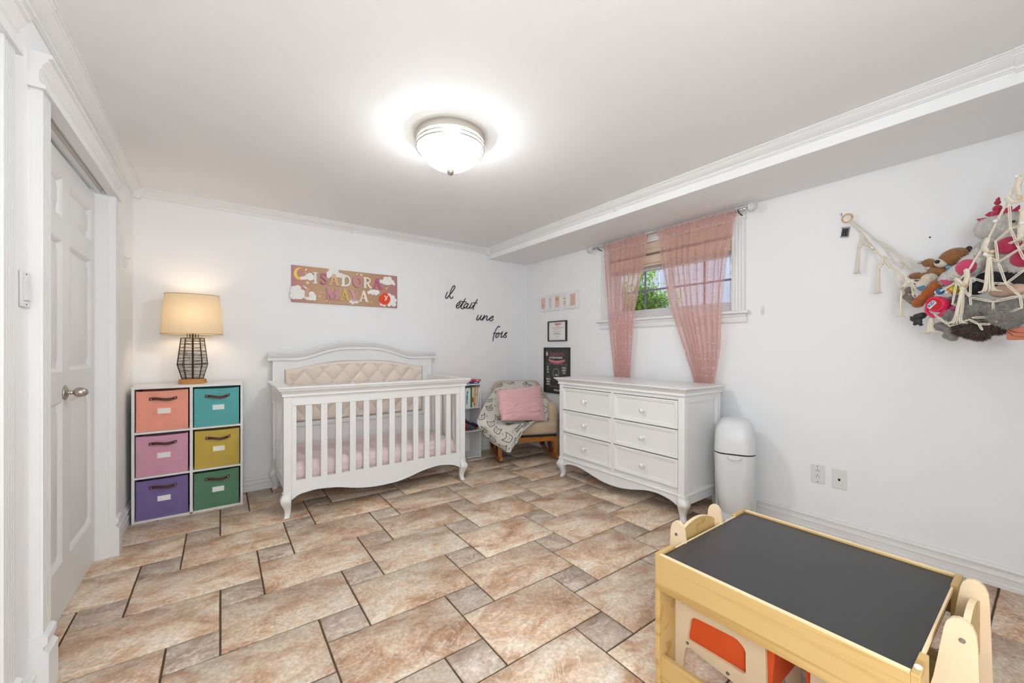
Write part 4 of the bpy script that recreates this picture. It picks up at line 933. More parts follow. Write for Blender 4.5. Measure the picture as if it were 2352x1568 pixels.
def curtain(name, label, L_, R_, nf, seed):
    zt, zbm = 2.160, .80
    def S_(s, v):
        z = zt+(zbm-zt)*v; yl, yr = lerp_tab(L_, z), lerp_tab(R_, z)
        k = min(1, max(0, (2.10-z)/.25)); nz = noise.noise(Vector((s*3, v*.8, seed)))
        ph = 2*PI*nf*(s+.05*nz)
        amp = .008+.010*k+.004*noise.noise(Vector((s*6, 0, seed+4)))
        y = yl+(yr-yl)*(s+(.45/nf)*math.sin(ph*1.0+1.3)*(.35+.65*k)/1.0*.32)
        base_x = RX+(.018*min(1, max(0, (1.6-z)/.6)))
        bulge = -.016*math.sin(PI*min(1, max(0, (2.1-z)/1.2)))
        x = base_x+bulge+amp*math.sin(ph)+.003*math.sin(ph*3.1+seed)
        if z > 2.10:   # gathered pocket around the pole
            x = RX-.011+.004*math.sin(ph*2.4)+.003*math.sin(ph*5)
        return Vector((x, y, z+(.004*math.sin(ph*2.2) if v < .01 else 0)))
    mb = MB(); mb.grid(lambda s, v: S_(s, v), nf*22, 90)
    mb.grid(lambda s, v: Vector((2*RX-S_(s, v*.045).x+.001, S_(s, v*.045).y, S_(s, v*.045).z)), nf*22, 5)
    o = mb.build(name, cm, smooth=180); tag(o, label, 'curtain')
    tf = MB(); random.seed(seed); j = 0; z = 2.07
    while z > .84:
        yl, yr = lerp_tab(L_, z), lerp_tab(R_, z); n = max(5, int(round(2.2*nf)))
        for k in range(n+1):
            s = (k+(.5 if j % 2 else 0))/n
            if s > 1.001: continue
            s = min(max(s+random.uniform(-.015, .015), .0), 1); v = (zt-z+random.uniform(-.008, .008))/(zt-zbm)
            p = S_(s, v)
            for q in range(3): tf.ell(p+Vector((random.uniform(-.006, .001), random.uniform(-.007, .007), random.uniform(-.003, .004))), (.0026, random.uniform(.0022, .0042), .0022), 6, 4, rot=(random.uniform(-1, 1), 0, 0))
        z -= .062; j += 1
    tf.build('fabric_tufts', M_TUFTC, o, smooth=180, kind='stuff')
curtain('curtain', 'narrow sheer pink curtain with tufts hanging at the side near the corner', [(2.16, 2.583), (2.0, 2.583), (1.574, 2.53), (.907, 2.477), (.7, 2.47)], [(2.16, 2.105), (2.0, 2.112), (1.917, 2.128), (1.5, 2.219), (.909, 2.289), (.7, 2.30)], 8, 3)
curtain('curtain', 'wide sheer pink curtain with tufts hanging over most of the window', [(2.16, 2.004), (1.9, 1.975), (1.518, 1.89), (1.161, 1.775), (.916, 1.695), (.7, 1.66)], [(2.16, 1.366), (2.0, 1.388), (1.8, 1.43), (1.478, 1.462), (1.161, 1.482), (.913, 1.527), (.7, 1.54)], 9, 9)

# ------------------------------------------------------------------ name plaque on the back wall
PX0, PX1, PZ0, PZ1 = .493, 1.418, 1.562, 1.877
pm = bpy.data.materials.new('plaque_paint'); pm.use_nodes = True; t = pm.node_tree; b = t.nodes['Principled BSDF']
tc = t.nodes.new('ShaderNodeTexCoord'); sx = t.nodes.new('ShaderNodeSeparateXYZ'); t.links.new(tc.outputs['Object'], sx.inputs[0])
rp = t.nodes.new('ShaderNodeMapRange'); rp.inputs[1].default_value = PX0; rp.inputs[2].default_value = PX1; t.links.new(sx.outputs[0], rp.inputs[0])
cr_ = t.nodes.new('ShaderNodeValToRGB'); e = cr_.color_ramp.elements; e[0].color = (*c3('B5787A'), 1); e[1].color = (*c3('B07C7E'), 1)
for p_, h_ in ((.08, 'BA8470'), (.2, 'BB9270'), (.5, 'BE9C7C'), (.8, 'B98E6E'), (.92, 'B3807A')): q = e.new(p_); q.color = (*c3(h_), 1)
t.links.new(rp.outputs[0], cr_.inputs[0]); t.links.new(cr_.outputs[0], b.inputs['Base Color']); b.inputs['Roughness'].default_value = .5
YP = YB-.018
plq = thing('name_plaque', 'pink and tan name plaque reading ISADORA MAYA with moon, clouds and fox', 'sign', ((PX0+PX1)/2, YB, PZ0))
MB().box(PX0, PX1, YP, YB, PZ0, PZ1).build('board', pm, plq, bevel=.001)
def up(x, y): p = zpt((640, 590), 7.84, x, y, 1, YP); return (p.x, p.z)
M_CLOUD = mat('white_felt', 'EFEDE8', .8); M_MOON = mat('yellow_felt', 'F0CD6A', .7); M_STAR = mat('star_cream', 'F0D5A0', .6)
def disc(mb, x, z, r, d, n=18, sz=1): mb.lathe([(0, 0), (r, 0), (r, -d), (0, -d)], (x, YP, z), n, 1, sz, ax=1)
def cloud(pts, d0):
    mb = MB()
    for i, (x, y, r) in enumerate(pts):
        a = up(x, y); disc(mb, a[0], a[1], r/7.84*.0040, d0+.00015*i)
    mb.build('cloud', M_CLOUD, plq, smooth=0)
cloud([(405, 385, 28), (440, 380, 30), (480, 375, 34), (530, 350, 45), (565, 335, 48), (590, 365, 50), (560, 385, 40)], .003)
cloud([(275, 570, 48), (345, 560, 50), (290, 650, 60), (270, 710, 48), (360, 640, 70), (420, 640, 50), (430, 690, 48), (340, 715, 45), (395, 725, 35), (245, 620, 40), (245, 700, 40)], .003)
cloud([(595, 670, 48), (570, 730, 50), (620, 730, 48), (640, 755, 30), (520, 745, 30), (490, 735, 22), (645, 700, 26)], .004)
cloud([(940, 245, 40), (1000, 240, 42), (1050, 255, 30), (910, 300, 45), (985, 300, 70), (1060, 320, 50), (1120, 335, 45), (1170, 350, 40), (900, 345, 35), (1000, 350, 40)], .003)
cloud([(1840, 440, 34), (1900, 450, 48), (1925, 400, 48), (1990, 400, 50), (1985, 460, 50), (2040, 455, 42), (2075, 490, 26), (1940, 475, 35)], .004)
cloud([(1625, 640, 30), (1670, 625, 40), (1720, 625, 45), (1775, 635, 42), (1750, 665, 28), (1690, 655, 30)], .003)
cloud([(1290, 800, 26), (1330, 800, 38), (1385, 805, 34), (1420, 815, 20), (1330, 830, 24)], .003)
cloud([(1990, 690, 38), (2050, 730, 46), (2090, 780, 40), (2040, 800, 70), (2070, 850, 48), (1990, 860, 36), (1850, 850, 30), (1900, 865, 30)], .003)
def polyp(nm, P, m, d, d0=0):
    mb = MB(); mb.prism([up(*p) for p in P], YP-d0, YP-d, 1); return mb.build(nm, m, plq, smooth=0)
mo = [(370+105*math.cos(a)*.95, 298+108*math.sin(a)) for a in [R(x) for x in range(75, 300, 15)]]
mi = [(405+88*math.cos(a)*.9, 290+85*math.sin(a)) for a in [R(x) for x in range(285, 85, -15)]]
polyp('crescent_moon', [(a-0, b) for a, b in mo]+mi, M_MOON, .005)
def star(x, y, r, m=M_STAR):
    polyp('star', [(x+r*(1 if k % 2 == 0 else .45)*math.sin(PI*k/5), y-r*(1 if k % 2 == 0 else .45)*math.cos(PI*k/5)) for k in range(10)], m, .003)
for x, y, r in [(492, 232, 27), (485, 285, 18), (520, 465, 38), (770, 632, 18), (742, 705, 24), (862, 785, 24), (820, 732, 14), (1412, 312, 22), (1487, 322, 32), (1550, 315, 10), (1940, 565, 24), (1972, 532, 12), (1663, 815, 20), (1600, 825, 12), (720, 598, 8), (922, 812, 9), (535, 262, 9), (1895, 600, 8), (1720, 755, 7), (930, 570, 6)]: star(x, y, r)
M_FOX = mat('fox_orange', 'E8431A', .6)
polyp('fox_figure', [(1910+98*math.cos(a), 762+100*math.sin(a)) for a in [R(x) for x in range(0, 360, 18)]], M_FOX, .006)
polyp('fox_head', [(1870, 690), (1880, 660), (1905, 640), (1925, 655), (1945, 648), (1948, 690), (1930, 720), (1895, 712)], M_FOX, .007)
polyp('fox_tail_stripe', [(1895, 690), (1920, 700), (1935, 740), (1950, 700), (1965, 695), (1940, 760), (1928, 790), (1905, 780), (1920, 745), (1908, 715)], M_CLOUD, .008)
M_BUN = mat('rabbit_tan', 'C9A38A', .7)
polyp('rabbit_figure', [(470, 720), (465, 660), (480, 610), (495, 575), (520, 555), (560, 570), (562, 590), (540, 605), (545, 650), (550, 700), (545, 722)], M_BUN, .005)
polyp('rabbit_ear', [(500, 575), (470, 555), (430, 520), (450, 515), (480, 535), (515, 560)], M_CLOUD, .005)
# raised wooden letters
def letter_strokes(ch):
    "strokes in a unit box: list of (polyline, width)"
    B, T = .24, .10
    arc = lambda cx, cy, rx, ry, a0, a1, n=10: [(cx+rx*math.cos(R(a0+(a1-a0)*k/n)), cy+ry*math.sin(R(a0+(a1-a0)*k/n))) for k in range(n+1)]
    ser = lambda x, y, w=.2: ([(x-w, y), (x+w, y)], T)
    if ch == 'I': return [([(.5, 0), (.5, 1)], B), ser(.5, .05, .26), ser(.5, .95, .26)]
    if ch == 'A': return [([(.5, 1), (.2, .03)], .13), ([(.5, 1), (.82, .03)], B), ([(.28, .33), (.72, .33)], T), ser(.17, .05, .17), ser(.84, .05, .17)]
    if ch == 'D': return [([(.25, 0), (.25, 1)], B), ([(.05, .95)]+arc(.45, .5, .42, .45, 90, -90, 12)+[(.05, .05)], .17)]
    if ch == 'O': return [(arc(.5, .5, .37, .42, 0, 360, 22), .20)]
    if ch == 'R': return [([(.25, 0), (.25, 1)], B), ([(.05, .95)]+arc(.5, .73, .27, .22, 90, -90, 9)+[(.25, .51)], .15), ([(.45, .5), (.8, .06), (.97, .05)], .19), ser(.25, .05, .2)]
    if ch == 'S': return [([(.82, .72), (.80, .93)], .08), (arc(.5, .74, .28, .2, 20, 215, 12)+arc(.52, .27, .28, .21, 70, -160, 12)[0:], .18), ([(.19, .30), (.2, .06)], .08)]
    if ch == 'M': return [([(.16, 0), (.16, 1)], .11), ([(.16, .97), (.5, .1)], B), ([(.84, .97), (.5, .1)], .12), ([(.84, 0), (.84, 1)], B), ser(.14, .05, .14), ser(.84, .05, .18), ser(.1, .95, .1), ser(.9, .95, .1)]
    if ch == 'Y': return [([(.5, 0), (.5, .5)], B), ([(.15, .97), (.5, .45)], B), ([(.85, .97), (.5, .45)], .13), ser(.5, .05, .2), ser(.17, .95, .17), ser(.84, .95, .16)]
def put_letter(ch, x0, x1, z0, z1, m, k):
    mb = MB(); d = .0125
    for P, w in letter_strokes(ch):
        for (a, b_), (c, e_) in zip(P, P[1:]):
            d += .00013
            A = Vector((x0+(x1-x0)*a, z0+(z1-z0)*b_)); C = Vector((x0+(x1-x0)*c, z0+(z1-z0)*e_)); D = (C-A)
            if D.length < 1e-6: continue
            n = Vector((-D.y, D.x)).normalized()*w*(x1-x0)*.5
            mb.prism([(A.x+n.x, A.y+n.y), (C.x+n.x, C.y+n.y), (C.x-n.x, C.y-n.y), (A.x-n.x, A.y-n.y)], YP, YP-d, 1)
        if len(P) > 3:
            for (a, b_) in P[1:-1]: d += .00013; mb.lathe([(0, 0), (w*(x1-x0)*.5, 0), (w*(x1-x0)*.5, -d), (0, -d)], (x0+(x1-x0)*a, YP, z0+(z1-z0)*b_), 10, ax=1)
    mb.build('wooden_letter', m, plq, smooth=0)
lm = {n: mat('letter_'+n, h, .5, var=v, vscale=300) for n, h, v in (('white', 'EDEAE2', 0), ('glitter', 'E4DCD8', .15), ('magenta', 'B8608C', 0), ('gold_glitter', 'DDB38A', .2), ('pink', 'C98A96', 0), ('cream', 'EEE4D2', 0), ('gold', 'D9B45E', .2), ('blush', 'CFA0A0', 0))}
r1_ = [('I', .651, .701, 'glitter'), ('S', .708, .777, 'magenta'), ('A', .779, .878, 'gold_glitter'), ('D', .885, .98, 'white'), ('O', .988, 1.080, 'pink'), ('R', 1.082, 1.168, 'cream'), ('A', 1.168, 1.268, 'magenta')]
for i, (ch, a, b_, m) in enumerate(r1_):
    if ch == 'I': a, b_ = a-.018, b_+.018
    put_letter(ch, a, b_, 1.731, 1.832, lm[m], i)
for ch, a, b_, m in [('M', .764, .866, 'pink'), ('A', .873, .968, 'gold'), ('Y', .962, 1.047, 'blush'), ('A', 1.042, 1.136, 'cream')]: put_letter(ch, a, b_, 1.600, 1.703, lm[m], 0)

# ------------------------------------------------------------------ black script words on the back wall
def word(name, label, strokes):
    mb = MB()
    for P in strokes:
        Q = [zpt((1010, 640), 9.8, x, y, 1, YB-.006) for x, y in P]; mb.tube(catmull(Q, 5), .0052, 8)
        for q in (Q[0], Q[-1]): mb.ell(q, .0053, 8, 6)
    o = mb.build(name, M_BLACK); tag(o, label, 'wall word', 'black script words on the back wall')
word('wall_word', 'black metal script word il, highest of the four wall words', [[(170, 300), (148, 355), (130, 415), (150, 441), (180, 418), (218, 366)], [(218, 366), (262, 318), (325, 230), (342, 175), (318, 158), (280, 200), (243, 290), (226, 380), (245, 438), (280, 435), (300, 405)]])
word('wall_word', 'black metal script word était, second highest of the wall words', [[(376, 612), (425, 595), (460, 552), (445, 532), (402, 560), (372, 618), (388, 657), (432, 648), (475, 600), (515, 548)], [(465, 498), (432, 534)], [(578, 445), (530, 540), (482, 632), (495, 672), (535, 662), (560, 640)], [(488, 518), (555, 512), (600, 530)], [(648, 566), (592, 560), (545, 612), (545, 655), (585, 648), (642, 572), (608, 645), (640, 666), (690, 612)], [(725, 540), (690, 618), (678, 662), (712, 660), (762, 598)], [(846, 466), (792, 570), (755, 655), (754, 690)], [(758, 542), (840, 546)]])
word('wall_word', 'black metal script word une, third highest of the wall words', [[(866, 820), (842, 872), (830, 918), (860, 926), (902, 880), (942, 822)], [(942, 822), (912, 890), (922, 926), (960, 900), (985, 870)], [(1008, 820), (985, 880), (964, 938)], [(975, 915), (1020, 860), (1062, 832), (1068, 862), (1052, 918), (1080, 932), (1120, 892)], [(1120, 892), (1180, 884), (1210, 852), (1180, 842), (1135, 885), (1125, 932), (1162, 946), (1206, 914)]])
word('wall_word', 'black metal script word fois, lowest of the four wall words', [[(1350, 1086), (1338, 1066), (1302, 1090), (1250, 1180), (1215, 1290), (1200, 1402)], [(1212, 1226), (1290, 1226)], [(1330, 1214), (1280, 1250), (1262, 1308), (1290, 1322), (1330, 1272), (1334, 1228), (1370, 1236), (1402, 1212)], [(1415, 1190), (1388, 1268), (1380, 1316), (1412, 1308), (1460, 1262)], [(1460, 1262), (1516, 1216), (1490, 1216), (1465, 1252), (1502, 1290), (1482, 1320), (1444, 1310)]])

# ------------------------------------------------------------------ frames on the window wall
def T(mb, s, size, y, z, x=None, sxx=1.0, al='CENTER', off=0): text_mesh(mb, s, size, (x or XR-.016, y, z), (0, -1, 0), (0, 0, 1), .0002, al, sxx, 0, off)
po = thing('poster', 'black framed birthday chalkboard poster with pink bunting beside the dresser', 'poster', (XR, 3.33, .655))
y0, y1, z0, z1 = 3.122, 3.538, .655, 1.172
MB().box(XR-.024, XR, y0, y0+.013, z0, z1).box(XR-.024, XR, y1-.013, y1, z0, z1).box(XR-.0239, XR, y0+.0131, y1-.0131, z0, z0+.013).box(XR-.0239, XR, y0+.0131, y1-.0131, z1-.013, z1).build('frame', M_BLACK, po, smooth=0)
MB().box(XR-.014, XR-.002, y0+.01, y1-.01, z0+.01, z1-.01).build('print', mat('chalk_print', '3C3C3C', .25), po, smooth=0)
ym = (y0+y1)/2
M_PPINK = mat('poster_pink', 'E88A8F', .6); M_PLP = mat('poster_pale_pink', 'E5B5BE', .6); M_PW = mat('poster_white', 'D8D8D4', .6); M_PG = mat('poster_grey', '6E6E6E', .6)
mb = MB(); T(mb, 'Isadora', .082, ym-.01, z1-.072, sxx=.95, off=.0)
mb.build('title_text', mat('poster_rose', 'A8606E', .6), po, smooth=0)
mb = MB(); T(mb, 'MON PREMIER ANNIVERSAIRE', .026, ym+.01, z1-.116, sxx=.62, off=.001)
for i, s in enumerate(('J\'AI', 'UN', 'AN')): T(mb, s, .026, y1-.065, z1-.222-.030*i, sxx=.8, off=.001)
for i, s in enumerate(('10 KILOS', '8 DENTS', '75 CM')): T(mb, s, .026, y0+.085, z1-.226-.029*i, sxx=.62, off=.001)
for i, s in enumerate(('BISOUS', 'MIAM', 'DODO')): T(mb, s, .026, y1-.072, z1-.362-.029*i, sxx=.8, off=.001)
T(mb, '1 AN', .028, ym+.005, z1-.31, sxx=.8, off=.001); T(mb, 'MAMAN, PAPA, ICI', .028, ym-.03, z0+.036, sxx=.62, off=.001)
mb.build('white_text', M_PW, po, smooth=0)
mb = MB(); mb.tube([(XR-.015, ym+.008+.050*math.cos(2*PI*k/32), z1-.29+.052*math.sin(2*PI*k/32)) for k in range(32)], .0016, 5, closed=True); mb.build('circle', M_PW, po)
mb = MB(); text_mesh(mb, 'Premier', .03, (XR-.016, y1-.075, z1-.188), (0, -1, 0), (0, 0, 1), .0002); text_mesh(mb, 'Mesures', .03, (XR-.016, y0+.09, z1-.19), (0, -1, 0), (0, 0, 1), .0002)
text_mesh(mb, 'Aime', .03, (XR-.016, y1-.075, z1-.33), (0, -1, 0), (0, 0, 1), .0002); T(mb, 'bonne fete', .05, ym, z0+.08); mb.build('grey_text', M_PG, po, smooth=0)
mb = MB(); n = 15
for k in range(n):
    s = (k+.5)/n; y = y1-.075-.27*s; z = z1-.135-.02*math.sin(PI*s); hh = .028+.016*math.sin(PI*s)
    mb.prism([(y-.008, z), (y+.008, z), (y, z-hh)], XR-.0155, XR-.014, 0)
mb.tube([(XR-.015, y1-.075-.27*s/20, z1-.133-.02*math.sin(PI*s/20)) for s in range(21)], .003, 5); mb.build('bunting', M_PPINK, po, smooth=0)
mb = MB(); hy, hz = y1-.048, z1-.062
mb.ell((XR-.0145, hy, hz-.012), (.001, .020, .024), 14, 8)
for k, (dy, dz) in enumerate(((.024, .012), (.014, .030), (.002, .036), (-.010, .032), (-.022, .012))): mb.tube([(XR-.0145, hy+dy*.4, hz-.005), (XR-.0145, hy+dy, hz+dz)], .0042, 6, flat=.2)
mb.build('handprint', M_PLP, po)

ce = thing('certificate', 'small black framed white certificate above the chalkboard poster', 'picture', (XR, 3.32, 1.242))
y0, y1, z0, z1 = 3.170, 3.471, 1.242, 1.470
MB().box(XR-.022, XR, y0, y0+.011, z0, z1).box(XR-.022, XR, y1-.011, y1, z0, z1).box(XR-.0219, XR, y0+.0111, y1-.0111, z0, z0+.011).box(XR-.0219, XR, y0+.0111, y1-.0111, z1-.011, z1).build('frame', M_BLACK, ce, smooth=0)
MB().box(XR-.010, XR-.001, y0+.008, y1-.008, z0+.008, z1-.008).build('print', M_WHITE, ce, smooth=0)
ym = (y0+y1)/2
mb = MB(); text_mesh(mb, 'Isadora', .034, (XR-.0115, ym-.01, z1-.035), (0, -1, 0), (0, 0, 1), .0002, off=.001); mb.build('heading_text', mat('orange_print', 'C8602C', .6), ce, smooth=0)
mb = MB()
for z, w in ((.060, .030), (.076, .095)): mb.box(XR-.0112, XR-.0102, ym-w, ym+w, z1-z-.003, z1-z+.002)
mb.build('red_lines', mat('red_print', 'D87A6A', .6), ce, smooth=0)
mb = MB()
for z, w in ((.094, .060), (.116, .080), (.134, .035), (.142, .065), (.150, .070), (.168, .030), (.180, .02)): mb.box(XR-.0112, XR-.0102, ym-w, ym+w, z1-z-.002, z1-z+.001)
mb.build('grey_lines', mat('grey_print', '8A8A86', .6), ce, smooth=0)

# five-opening white scalloped frame
mf = thing('collage_frame', 'white scalloped collage frame with five small pink and white openings', 'picture frame', (XR, 3.31, 1.585))
y0, y1, z0, z1 = 2.985, 3.640, 1.586, 1.782
zc = (z0+z1)/2; L = y1-y0
secs = [(.015, .235, 'r'), (.235, .375, 'o'), (.375, .605, 'r'), (.605, .745, 'o'), (.745, .985, 'r')]
def sec_outline(a, b, kind, grow=0):
    ya, yb = y1-L*a, y1-L*b; P = []
    hh = .094 if kind == 'r' else .084
    for k in range(25):
        s = k/24; P.append((ya+(yb-ya)*s, zc+hh+grow+(.005*math.cos(4*PI*s) if kind == 'r' else .012*math.sin(PI*s))))
    Q = [(y, 2*zc-z) for y, z in P[::-1]]
    if b > .98: Q = [(yb-.008*math.sin(k*PI/4)**2-.004, zc+hh-2*hh*k/12) for k in range(1, 12)]+Q
    if a < .02: P = [(ya+.008*math.sin(k*PI/4)**2+.004, zc-hh+2*hh*k/12) for k in range(1, 12)]+P
    return P+Q
for i, (a, b_, kd) in enumerate(secs):
    ya, yb = y1-L*a, y1-L*b_; yc_ = (ya+yb)/2; w = abs(ya-yb)
    MB().prism(sec_outline(a, b_, kd), XR-.014, XR-.001, 0).build('frame_section', M_FURN, mf, smooth=30, bevel=.002)
    hw, hh2 = (w*.27, .062) if kd == 'r' else (w*.30, .068)
    def loop(dw, x, n=28):
        if kd == 'o': return [(x, yc_+(hw+dw)*math.cos(2*PI*k/n), zc+(hh2+dw)*math.sin(2*PI*k/n)) for k in range(n)]
        c = [(1, 1), (-1, 1), (-1, -1), (1, -1)]; return [(x, yc_+(hw+dw)*p, zc+(hh2+dw)*q) for p, q in c]
    MB().loft([loop(.012, XR-.0138), loop(.010, XR-.018), loop(.004, XR-.019), loop(0, XR-.0145)], True, False).build('opening_rim', M_FURN, mf, smooth=30)
    col = {0: 'E2C0B8', 1: 'E0DDDD', 2: 'E6C2B8', 3: 'E2E0D6', 4: 'E2C2AE'}[i]
    q = MB(); lp = loop(0, XR-.0147); q.add(lp, [list(range(len(lp)))]); pc = q.build('photo_card', mat('photo_card', col, .6, var=.08, vscale=60), mf, smooth=0)
    q = MB()
    if i in (0, 2):
        k = .018 if i == 2 else .012; zz = zc+(.03 if i == 2 else -.025)
        H = [(k*math.sin(a)**3, k*1.6*(.8125*math.cos(a)-.3125*math.cos(2*a)-.125*math.cos(3*a))) for a in [2*PI*j/24 for j in range(24)]]
        q.prism([(yc_-.002+h[0], zz+h[1]) for h in H], XR-.0158, XR-.0148, 0); q.build('gold_heart', M_GOLD, pc, smooth=0)
    elif i == 1:
        for j in range(22): q.ell((XR-.0150, yc_+random.uniform(-.7, .7)*hw, zc+random.uniform(-.85, .85)*hh2), (.0006, .0018, .004), 6, 4)
        q.build('printed_specks', M_PG, pc, kind='stuff')
    elif i == 3:
        T(q, 'mon', .026, yc_, zc+.028, XR-.0150, off=.001); T(q, 'petit', .016, yc_-.002, zc-.012, XR-.0150, off=.001); T(q, 'ange', .016, yc_-.002, zc-.03, XR-.0150, off=.001); q.build('gold_text', M_GOLD, pc, smooth=0)
    else:
        for j in range(80): q.ell((XR-.0150, yc_+random.uniform(-.95, .95)*hw, zc+random.uniform(-.95, .95)*hh2), (.0006, .0022, .0024), 6, 4)
        q.build('gold_dots', mat('copper_dots', 'A8644A', .5), pc, kind='stuff')

# ------------------------------------------------------------------ wall plates and small fittings
def plate(name, label, yc, zc, kind):
    t_ = thing(name, label, 'wall plate', (XR, yc, zc))
    MB().box(XR-.006, XR, yc-.036, yc+.036, zc-.0585, zc+.0585).build('cover_plate', M_PLAST, t_, bevel=.003)
    ins = MB().box(XR-.0075, XR-.004, yc-.0165, yc+.0165, zc-.033, zc+.033).build('insert', M_PLAST, t_, bevel=.0008)
    q = MB()
    if kind == 'outlet':
        for dz in (-.018, .018):
            for dy in (-.0065, .0065): q.box(XR-.0080, XR-.0070, yc+dy-.0012, yc+dy+.0012, zc+dz-.004, zc+dz+.004)
            q.lathe([(0, -.0080), (.0028, -.0080), (.0028, -.0070), (0, -.0070)], (XR, yc, zc+dz+.010), 10, ax=0)
    else: q.box(XR-.0085, XR-.0070, yc-.006, yc+.006, zc-.008, zc+.004).box(XR-.0085, XR-.0070, yc-.003, yc+.003, zc-.011, zc-.006)
    q.build('slots', M_DARK, ins, smooth=0)
    q = MB()
    for dz in (-.048, .048): q.lathe([(0, -.0070), (.0028, -.0070), (.0028, -.0055), (0, -.0055)], (XR, yc, zc+dz), 10, ax=0)
    q.build('plate_screws', M_DARK if kind == 'outlet' else M_PLAST, t_, smooth=0)
plate('wall_outlet', 'white duplex power outlet low on the window wall, nearer the dresser', .902, .366, 'outlet')
plate('phone_jack', 'white phone jack plate right of the power outlet', .792, .360, 'jack')
ls = thing('light_switch', 'white rocker light switch on the wall beside the closet door casing', 'light switch', (XL, 1.93, 1.347))
MB().box(XL, XL+.007, 1.893, 1.965, 1.290, 1.404).build('cover_plate', M_PLAST, ls, bevel=.003)
MB().prism([(XL+.006, 1.312), (XL+.013, 1.312), (XL+.008, 1.347), (XL+.011, 1.382), (XL+.006, 1.382)], 1.912, 1.946, 1).build('rocker', M_PLAST, ls, smooth=0)
MB().box(XL+.0068, XL+.0078, 1.927, 1.931, 1.393, 1.397).box(XL+.0068, XL+.0078, 1.927, 1.931, 1.297, 1.301).build('plate_screws', M_DARK, ls, smooth=0)
wh = thing('wall_hook', 'small white wall hook left of the lamp near the corner', 'hook', (XL, 3.58, 1.72))
MB().prism([(XL, 1.69), (XL+.004, 1.69), (XL+.010, 1.70), (XL+.022, 1.75), (XL, 1.75)], 3.565, 3.60, 1).build('mount', M_PLAST, wh, bevel=.001)
MB().box(XL, XL+.026, 3.562, 3.603, 1.748, 1.754).build('hook_lip', M_PLAST, wh, bevel=.001)
ck = thing('cord_cleat', 'tiny white cord holder on the wall right of the window sill', 'hook', (XR, 1.22, 1.425))
MB().loft([rrect(-.010, .010, -.030, .030, 0, .0095)]*1 if False else [[(XR-d, 1.222+p[0], 1.428+p[1]) for p in rrect(-w, w, -h, h, 0, w*.95)] for d, w, h in [(0, .010, .032), (.004, .010, .032), (.006, .008, .030)]]).build('mount', M_PLAST, ck)
MB().ell((XR-.008, 1.222, 1.42), (.006, .006, .008), 10, 6).build('peg', M_PLAST, ck)
sc = MB(); p = pt(2136, 545, 0, XR); sc.lathe([(0, 0), (.004, 0), (.004, -.004), (0, -.004)], (p.x, p.y, p.z), 8, ax=0)
tag(sc.build('wall_screw', M_DARK), 'tiny dark screw in the wall above the brown plush bear', 'screw')

# ------------------------------------------------------------------ corner toy hammock and plush toys
HA, HB = Vector((3.035, .745, 0)), Vector((2.35, YF+.02, 0))
HD = (HB-HA).normalized(); HN = Vector((HD.y, -HD.x, 0))
if HN.dot(-HA) < 0: HN = -HN
def hp(px, py, k=0.0):
    "point k metres in front of (positive) the hammock's front plane"
    return ppl(px, py, HA+HN*k, HN)
def hz(rx, ry, k=0.0, reg=(1900, 380), s=3.336): return hp(reg[0]+rx/s, reg[1]+ry/s, k)
def hz2(rx, ry, k=0.0): return hz(rx, ry, k, (2060, 540), 6.03)
M_ROPE = mat('cotton_rope', 'E9DFCB', .9, bump=.4, bscale=300)
M_RING = wood('ring_wood', 'C08A5A', 'D9AC7C', 30)
ha = thing('toy_hammock', 'cream macrame corner hammock full of stuffed toys hanging on the wall', 'hammock', (3.03, .75, 1.95))
rg = zpt((1930, 470), 6.817, 110, 210, 0, XR-.03)
MB().tube([rg+Vector((0.004*math.sin(a), .024*math.cos(a), .026*math.sin(a))) for a in [2*PI*k/28 for k in range(28)]], .0042, 8, closed=True).build('wooden_ring', M_RING, ha)
hk = pt(1936, 496, 0, XR); MB().tube([(XR, hk.y, hk.z), (XR-.03, hk.y, hk.z+.002), (XR-.036, hk.y-.004, hk.z+.010)], .003, 8).build('wall_hook', M_CHROME, ha)
def ropes(name, lines, r=.0027, dbl=.0035, curve=False):
    mb = MB()
    for P in lines:
        P = [Vector(p) for p in P]; Q = catmull(P, 6) if curve else P
        for s in ((-1, 1) if dbl else (0,)):
            out = []
            for i, q in enumerate(Q):
                t_ = (Q[min(i+1, len(Q)-1)]-Q[max(i-1, 0)]).normalized(); o = t_.cross(HN).normalized()*(s*dbl*(.35 if 0 < i < len(Q)-1 and not curve else 1)); out.append(q+o)
            if not curve:   # pinch at the knots only, parallel in between
                full = []
                for i in range(len(Q)-1):
                    t_ = (Q[i+1]-Q[i]).normalized(); o = t_.cross(HN).normalized()*(s*dbl)
                    full += [Q[i]+o*.35, Q[i]*.8+Q[i+1]*.2+o, Q[i]*.2+Q[i+1]*.8+o]
                full.append(Q[-1]+o*.35); out = full
            mb.tube(out, r, 6)
        if dbl and not curve:
            for q in Q[1:-1]: mb.ell(q+HN*.001, r*2.1, 8, 6)
    return mb.build(name, M_ROPE, ha)
ropes('front_rope', [[rg+Vector((-.002, -.01, -.025)), hz(250, 500, -.03), hz(400, 680, -.01), hz(560, 830, .0), hz(640, 880, .0), hz(760, 930, .01)],
                     [hz(1508, 40, .03), hz(1440, 150, .03), hz(1395, 250, .03), hz(1300, 430, .03), hz(1220, 590, .035), hz(1140, 710, .04), hz(1070, 820, .04), hz(960, 910, .035), hz(870, 960, .03)]], .0024, .0022, True)
